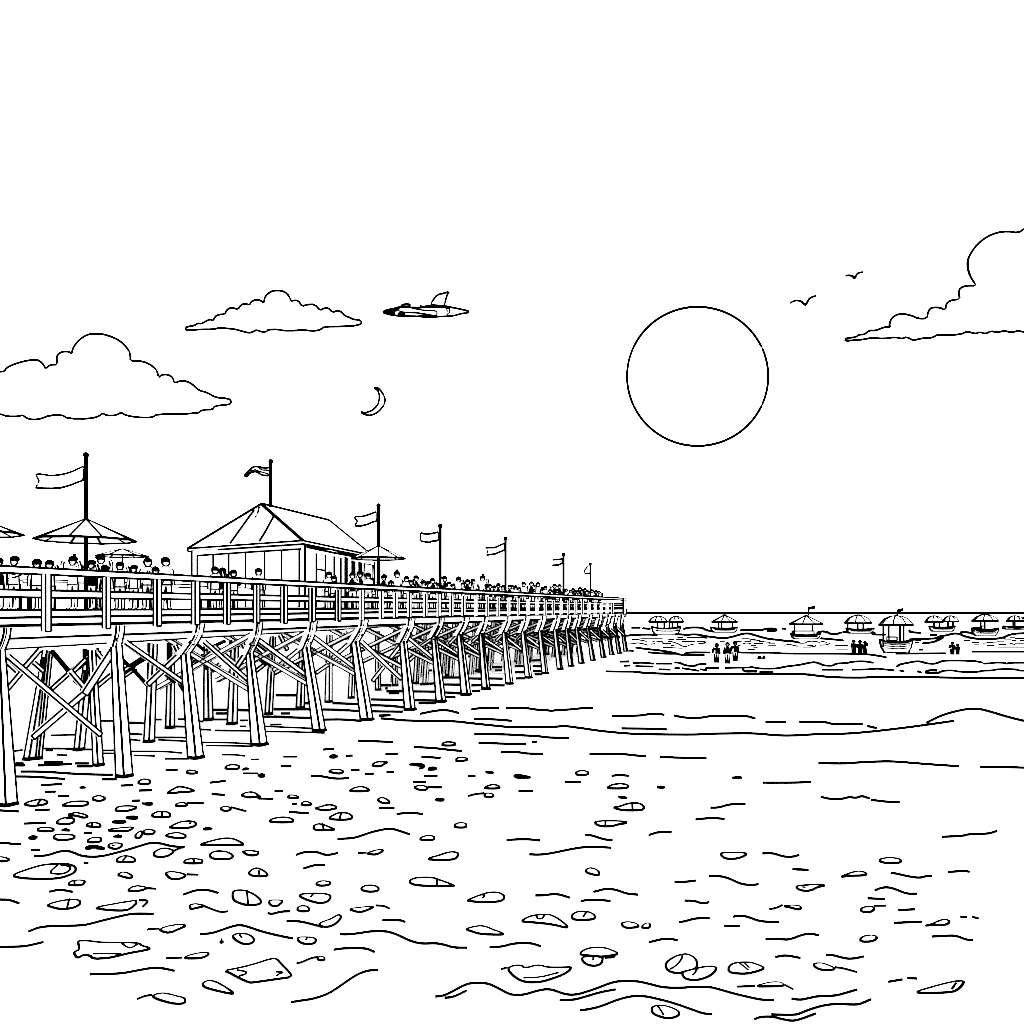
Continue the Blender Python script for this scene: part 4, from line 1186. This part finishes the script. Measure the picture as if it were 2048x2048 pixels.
# ---------------------------------------------------------------- canopied boats
def boat(px, yw, hl, hh, cans, label, flag=None, hood=None, lw=2.9, planks=1, bow=1.0, posts=None):
    """px,yw waterline centre; hl,hh hull length and height in px; cans: (dx, half, y apex, y rim, dome, [post dx])"""
    g = G(px, yw); d = g.y; s = d / F
    root = empty('canopy_boat', g); tag(root, label, 'boat', 'canopied boats on the sea')
    def w(dx, y, dy=0.0): return Vector((g.x + dx * s, d + dy, g.z + (yw - y) * s))
    L, B = hl * s / 2, hl * s * .17
    prof = []; NS = 11
    mb = MB(); top = []; keel = []; mid = []
    for side_ in (-1, 1):
        rt, rm = [], []
        for i in range(NS):
            u = -1 + 2 * i / (NS - 1); wdt = B * (1 - abs(u) ** 2.4) ** .8 if abs(u) < 1 else 0
            sheer = hh * s * (1 + .28 * abs(u) ** 3 * bow)
            rt.append(Vector((g.x + u * L, d + side_ * wdt, g.z + sheer))); rm.append(Vector((g.x + u * L * .9, d + side_ * wdt * .8, g.z + sheer * .45)))
        top.append(rt); mid.append(rm)
    keel = [Vector((g.x + (-1 + 2 * i / (NS - 1)) * L * .72, d, g.z + .02)) for i in range(NS)]
    for k in (0, 1):
        for i in range(NS - 1):
            mb.face([top[k][i], top[k][i + 1], mid[k][i + 1], mid[k][i]]); mb.face([mid[k][i], mid[k][i + 1], keel[i + 1], keel[i]])
    for i in range(NS - 1):
        a = Vector((0, 0, -.1 * hh * s)); mb.face([top[0][i] + a, top[0][i + 1] + a, top[1][i + 1] + a, top[1][i] + a])
    mb.tube(top[0] + top[1][::-1], closed=True, lw=lw * 1.25)
    kf = [p - Vector((0, B * .25, 0)) for p in keel]
    mb.tube([top[0][0], mid[0][0]] + kf + [mid[0][-1], top[0][-1]], lw=lw * 1.35)
    for j in range(planks):
        fz = (j + 1) / (planks + 1)
        mb.tube([top[0][i].lerp(mid[0][i], fz * 1.3 if fz * 1.3 < 1 else 1) + Vector((0, -.03, 0)) for i in range(1, NS - 1)], lw=lw * (.75 if planks < 3 else .55))
    mb.build('hull', WOOD, root)
    for dx, half, ya, yr, dome, pds in cans:
        R = half * s; n = 8; mb = MB(); ap = w(dx, ya); c = w(dx, yr)
        rings = []
        for a in ((1, 0),) + (((.72, .62), (.38, .9)) if dome else ((.5, .5),)):
            rings.append([Vector((c.x + R * a[0] * math.cos(2 * math.pi * (k + .5) / n), c.y + R * .55 * a[0] * math.sin(2 * math.pi * (k + .5) / n), c.z + (ap.z - c.z) * a[1])) for k in range(n)])
        for r0, r1 in zip(rings[:-1], rings[1:]):
            for k in range(n): mb.face([r0[k], r0[(k + 1) % n], r1[(k + 1) % n], r1[k]])
        for k in range(n): mb.face([rings[-1][k], rings[-1][(k + 1) % n], ap])
        mb.tube(rings[0], closed=True, lw=lw * 1.2)
        for k in (0, 3, 4, 5, 6, 7): mb.tube([r[k] for r in rings] + [ap], lw=lw * .85)
        for sg in (-1, 1):   # drooping ends of the canopy
            mb.tube([c + Vector((sg * R * (a[0]), 0, (ap.z - c.z) * a[1])) for a in (((1, 0), (.72, .62), (.38, .9), (0, 1)) if dome else ((1, 0), (.5, .5), (0, 1)))], lw=lw * 1.15)
        mb.build('canopy', CLOTH, root)
        for k, pd in enumerate(pds):
            mb = MB(); dy = R * .25 * (1 if k % 2 else -1)
            mb.tube([w(dx + pd, yw - hh * .6, dy), w(dx + pd, yr - 1, dy)], lw=lw * 1.1, m=1); mb.build('post', METAL, root)
    if flag:
        x0, y0, y1, xe = flag; mb = MB(); mb.tube([w(x0 - px, y0), w(x0 - px, y1)], lw=lw, m=1); mb.build('mast', METAL, root)
        mb = MB(); a, b, c_, e = w(x0 - px, y1), w(xe - px, y1 - 3), w(xe - px, y1 + 1.5), w(x0 - px, y1 + 4)
        mb.hexa([a, b, c_, e], [p + Vector((0, .05, 0)) for p in (a, b, c_, e)], lw=lw * .8, m=1); mb.build('pennant', CLOTH, root)
    if hood:
        for hx, hw, y0, y1 in hood:
            mb = MB(); mb.hexa([w(hx - hw, y0, -.2), w(hx + hw, y0, -.2), w(hx + hw, y1, -.2), w(hx - hw, y1, -.2)], [w(hx - hw, y0, .2), w(hx + hw, y0, .2), w(hx + hw, y1, .2), w(hx - hw, y1, .2)], lw=lw * .9); mb.build('seat', WOOD, root)
boat(1332, 1271, 58, 14, [(-16, 19, 1233, 1244, 1, [-2, 13]), (20, 15, 1233, 1244, 1, [-14, -7, 3])], 'leftmost boat with twin domed canopies near the pier end')
boat(1448, 1266, 54, 9, [(1, 26, 1230, 1244, 0, [-13, -4, 14])], 'boat with one pointed canopy right of the leftmost boat')
boat(1611, 1279, 60, 9, [(1, 34, 1231, 1248, 0, [-26, 16])], 'boat with a cabin under a pointed roof flying a pennant', flag=(1617, 1231, 1215, 1630), hood=[(-5, 21, 1262, 1271)])
boat(1720, 1268, 56, 9, [(-4, 27, 1231, 1246, 1, [-3, 13, -23])], 'boat with a domed canopy left of the big boat')
boat(1792, 1307, 66, 22, [(0, 34, 1232, 1250, 1, [-29, -11, 4, 19])], 'biggest and nearest boat with a four posted canopy and pennant', flag=(1794.5, 1232, 1220, 1806), planks=3, lw=3.2, hood=[(-8, 8, 1274, 1281)])
boat(1884, 1264, 52, 9, [(-16, 18, 1232, 1244, 1, [-2, 13]), (17, 16, 1232, 1243, 1, [-7, 7])], 'boat with twin domed canopies right of the big boat')
boat(1970, 1273, 54, 13, [(0, 26, 1230, 1242, 1, [-12, 3])], 'boat with one domed canopy second from the right edge', planks=2, hood=[(-18, 5, 1255, 1262), (-5, 3, 1252, 1258)])
boat(2034, 1260, 56, 6, [(-4, 17, 1232, 1242, 1, [-6, 2]), (22, 15, 1232, 1242, 1, [-7, 7])], 'boat cut off by the right edge of the picture')
# ---------------------------------------------------------------- sky: clouds, moon, sun, birds, aeroplane
def cloud(pix, d, label, th):
    mb = MB(); puff_upright(mb, pix, d, th, 1, div=8, lw=4.2); o = mb.build('cloud', CLOUD, recentre=True); tag(o, label, 'cloud', 'puffy clouds in the sky')
cloud(pts('S', '-120,712 0,712 40,708 55,680 120,650 200,628 270,617 310,625 345,660 358,690 390,657 450,657 442,600 460,570 490,555 540,556 558,578 572,520 620,460 680,424 740,416 830,426 930,470 990,530 1012,580 1012,632 1075,625 1150,645 1215,695 1230,760 1250,735 1300,732 1340,755 1350,800 1400,780 1450,785 1500,815 1540,855 1600,870 1670,910 1740,915 1785,925 1788,955 1770,965 1660,975 1650,1003 1565,1005 1530,1035 1220,1037 1180,1065 1080,1065 980,1050 940,1025 900,1048 830,1050 795,1030 770,1055 700,1074 530,1074 480,1042 380,1050 320,1075 260,1082 210,1070 180,1045 150,1056 60,1056 0,1035 -120,1050'), 900, 'big domed cloud cut by the left edge of the picture', 60)
cloud(pts('T', '60,495 75,478 155,465 180,443 225,448 260,425 310,402 340,418 360,375 395,355 460,350 475,315 500,292 540,283 590,305 620,260 660,240 710,258 725,225 770,203 830,212 855,245 865,180 890,145 950,110 1040,112 1090,140 1120,185 1132,220 1160,210 1205,212 1245,272 1290,253 1370,250 1428,312 1460,292 1510,285 1555,335 1600,313 1640,325 1680,368 1730,385 1765,405 1820,408 1845,425 1845,450 1790,467 1670,475 1470,478 1430,508 1380,520 1310,518 1240,507 1180,518 1050,518 1000,505 900,507 880,530 830,530 780,510 745,530 705,542 640,525 550,500 400,490 340,505 220,505 100,513 65,512'), 1100, 'long low cloud left of the aeroplane', 60)
cloud(pts('V', '545,1005 560,992 630,985 655,965 695,965 735,932 780,935 830,915 870,903 892,915 888,880 905,840 940,813 990,803 1060,818 1110,842 1175,842 1185,800 1200,765 1230,755 1280,757 1320,778 1325,730 1360,700 1433,692 1422,640 1435,605 1480,588 1560,588 1540,560 1510,510 1492,450 1492,390 1520,330 1570,265 1640,210 1720,177 1800,168 1885,180 1932,145 2080,120 2080,940 1932,948 1885,935 1830,950 1775,935 1720,950 1670,937 1635,960 1585,945 1550,960 1490,940 1440,963 1320,972 1260,965 1220,990 1160,992 1110,1000 1075,1012 1020,982 990,998 930,985 850,997 750,990 690,1003 600,1010 555,1015'), 1000, 'towering cloud cut by the right edge of the picture', 70)
mb = MB(); c_ = [(1395 + 141 * math.cos(2 * math.pi * k / 96), 753 + 139 * math.sin(2 * math.pi * k / 96)) for k in range(96)]
puff_upright(mb, c_, 2400, 300, 0, div=12, lw=4.6); o = mb.build('sun', SUNM, recentre=True); tag(o, 'huge round sun disc right of centre in the sky', 'sun')
moon = pts('U', '357,1605 400,1592 450,1635 490,1690 515,1745 525,1785 505,1860 455,1925') + [(755, 825), (743, 831), (730, 830), (719, 823)] + [(731, 826), (742, 822)] + pts('U', '350,1925 410,1860 435,1790 437,1700 410,1640 370,1612')
mb = MB(); puff_upright(mb, moon, 2000, 20, 1, div=6, lw=4.0); o = mb.build('moon', CLOUD, recentre=True); tag(o, 'thin crescent moon below the aeroplane', 'moon')
def bird(tile, s, d, label):
    pp = chaikin(pts(tile, s), 2); k = min(range(len(pp)), key=lambda i: -pp[i][1]); sc = d / F
    w = [P(x, y, d) for x, y in pp]
    for i, p in enumerate(w): p.y += (abs(i - k) / len(w)) * .6
    root = empty('gull', w[k]); tag(root, label, 'gull', 'gulls gliding in the sky')
    r = [3.0 * sc * (1 - .35 * abs(i - k) / max(k, len(w) - k)) for i in range(len(w))]
    for nm, seg, rr in (('wing', w[:k + 1], r[:k + 1]), ('wing', w[k:], r[k:])):
        mb = MB(); mb.tube(seg, r=rr, m=1, sides=6); mb.build(nm, METAL, root)
    mb = MB(); mb.ball(w[k], 3.6 * sc, 1, 10, (.8, 1.8, .9)); mb.build('body', METAL, root)
bird('V', '132,712 150,700 180,693 215,703 243,738 262,705 280,675 330,656', 90, 'lower gull gliding right of the sun disc')
bird('V', '557,502 600,502 628,530 640,495 660,480 695,470', 100, 'upper gull gliding beside the towering cloud')
JET = empty('aeroplane', P(853, 625, 210)); tag(JET, 'small jet aeroplane with a raked tail fin flying left', 'aeroplane')
def jp(nm, s, off, th, mt=METAL, d=210, m=0, extra=(), lw=4.0):
    mb = MB(); puff_upright(mb, pts('U', s), d, th, 1, div=5, off=off, m=m, lw=lw)
    for e in extra: mb.tube([P(x, y, d) + Vector((0, off - th / 2 - .1, 0)) for x, y in pts('U', e)], lw=3.0)
    mb.build(nm, mt, JET)
jp('fuselage', '492,478 540,450 650,425 740,400 900,405 920,415 1050,410 1200,372 1405,385 1520,410 1600,425 1690,445 1765,460 1765,488 1650,500 1560,530 1420,543 1300,545 1200,560 1000,540 840,540 720,535 600,520 500,490', 0, 1.6, extra=('920,422 1350,425 1480,440', '1480,415 1485,500 1440,535', '1440,440 1450,490', '1070,385 1050,410'))
jp('nose_cone', '492,478 540,452 640,430 740,415 735,440 660,462 650,480 670,520 600,520 500,490', -.2, 1.5, m=1)
jp('cockpit_canopy', '745,420 765,380 800,362 890,362 900,380 870,385 868,420', -.1, 1.0, extra=('790,408 865,408',))
jp('tail_fin', '1195,365 1240,290 1295,220 1400,195 1480,170 1450,205 1420,300 1395,395 1300,380', 0, .25)
jp('wing', '735,440 890,435 970,458 1100,480 1240,485 1300,495 1300,545 1270,560 1110,530 1000,520 850,510 740,500', -1.4, .3, extra=('835,512 1000,518 1100,535',), lw=3.0)
jp('engine_intake', '725,512 740,500 825,500 833,540 730,552 715,530', -1.0, .7, m=1, lw=1.5)
jp('engine_intake', '1020,548 1100,545 1260,548 1260,553 1210,568 1035,568', -1.2, .7, m=1, lw=1.5)
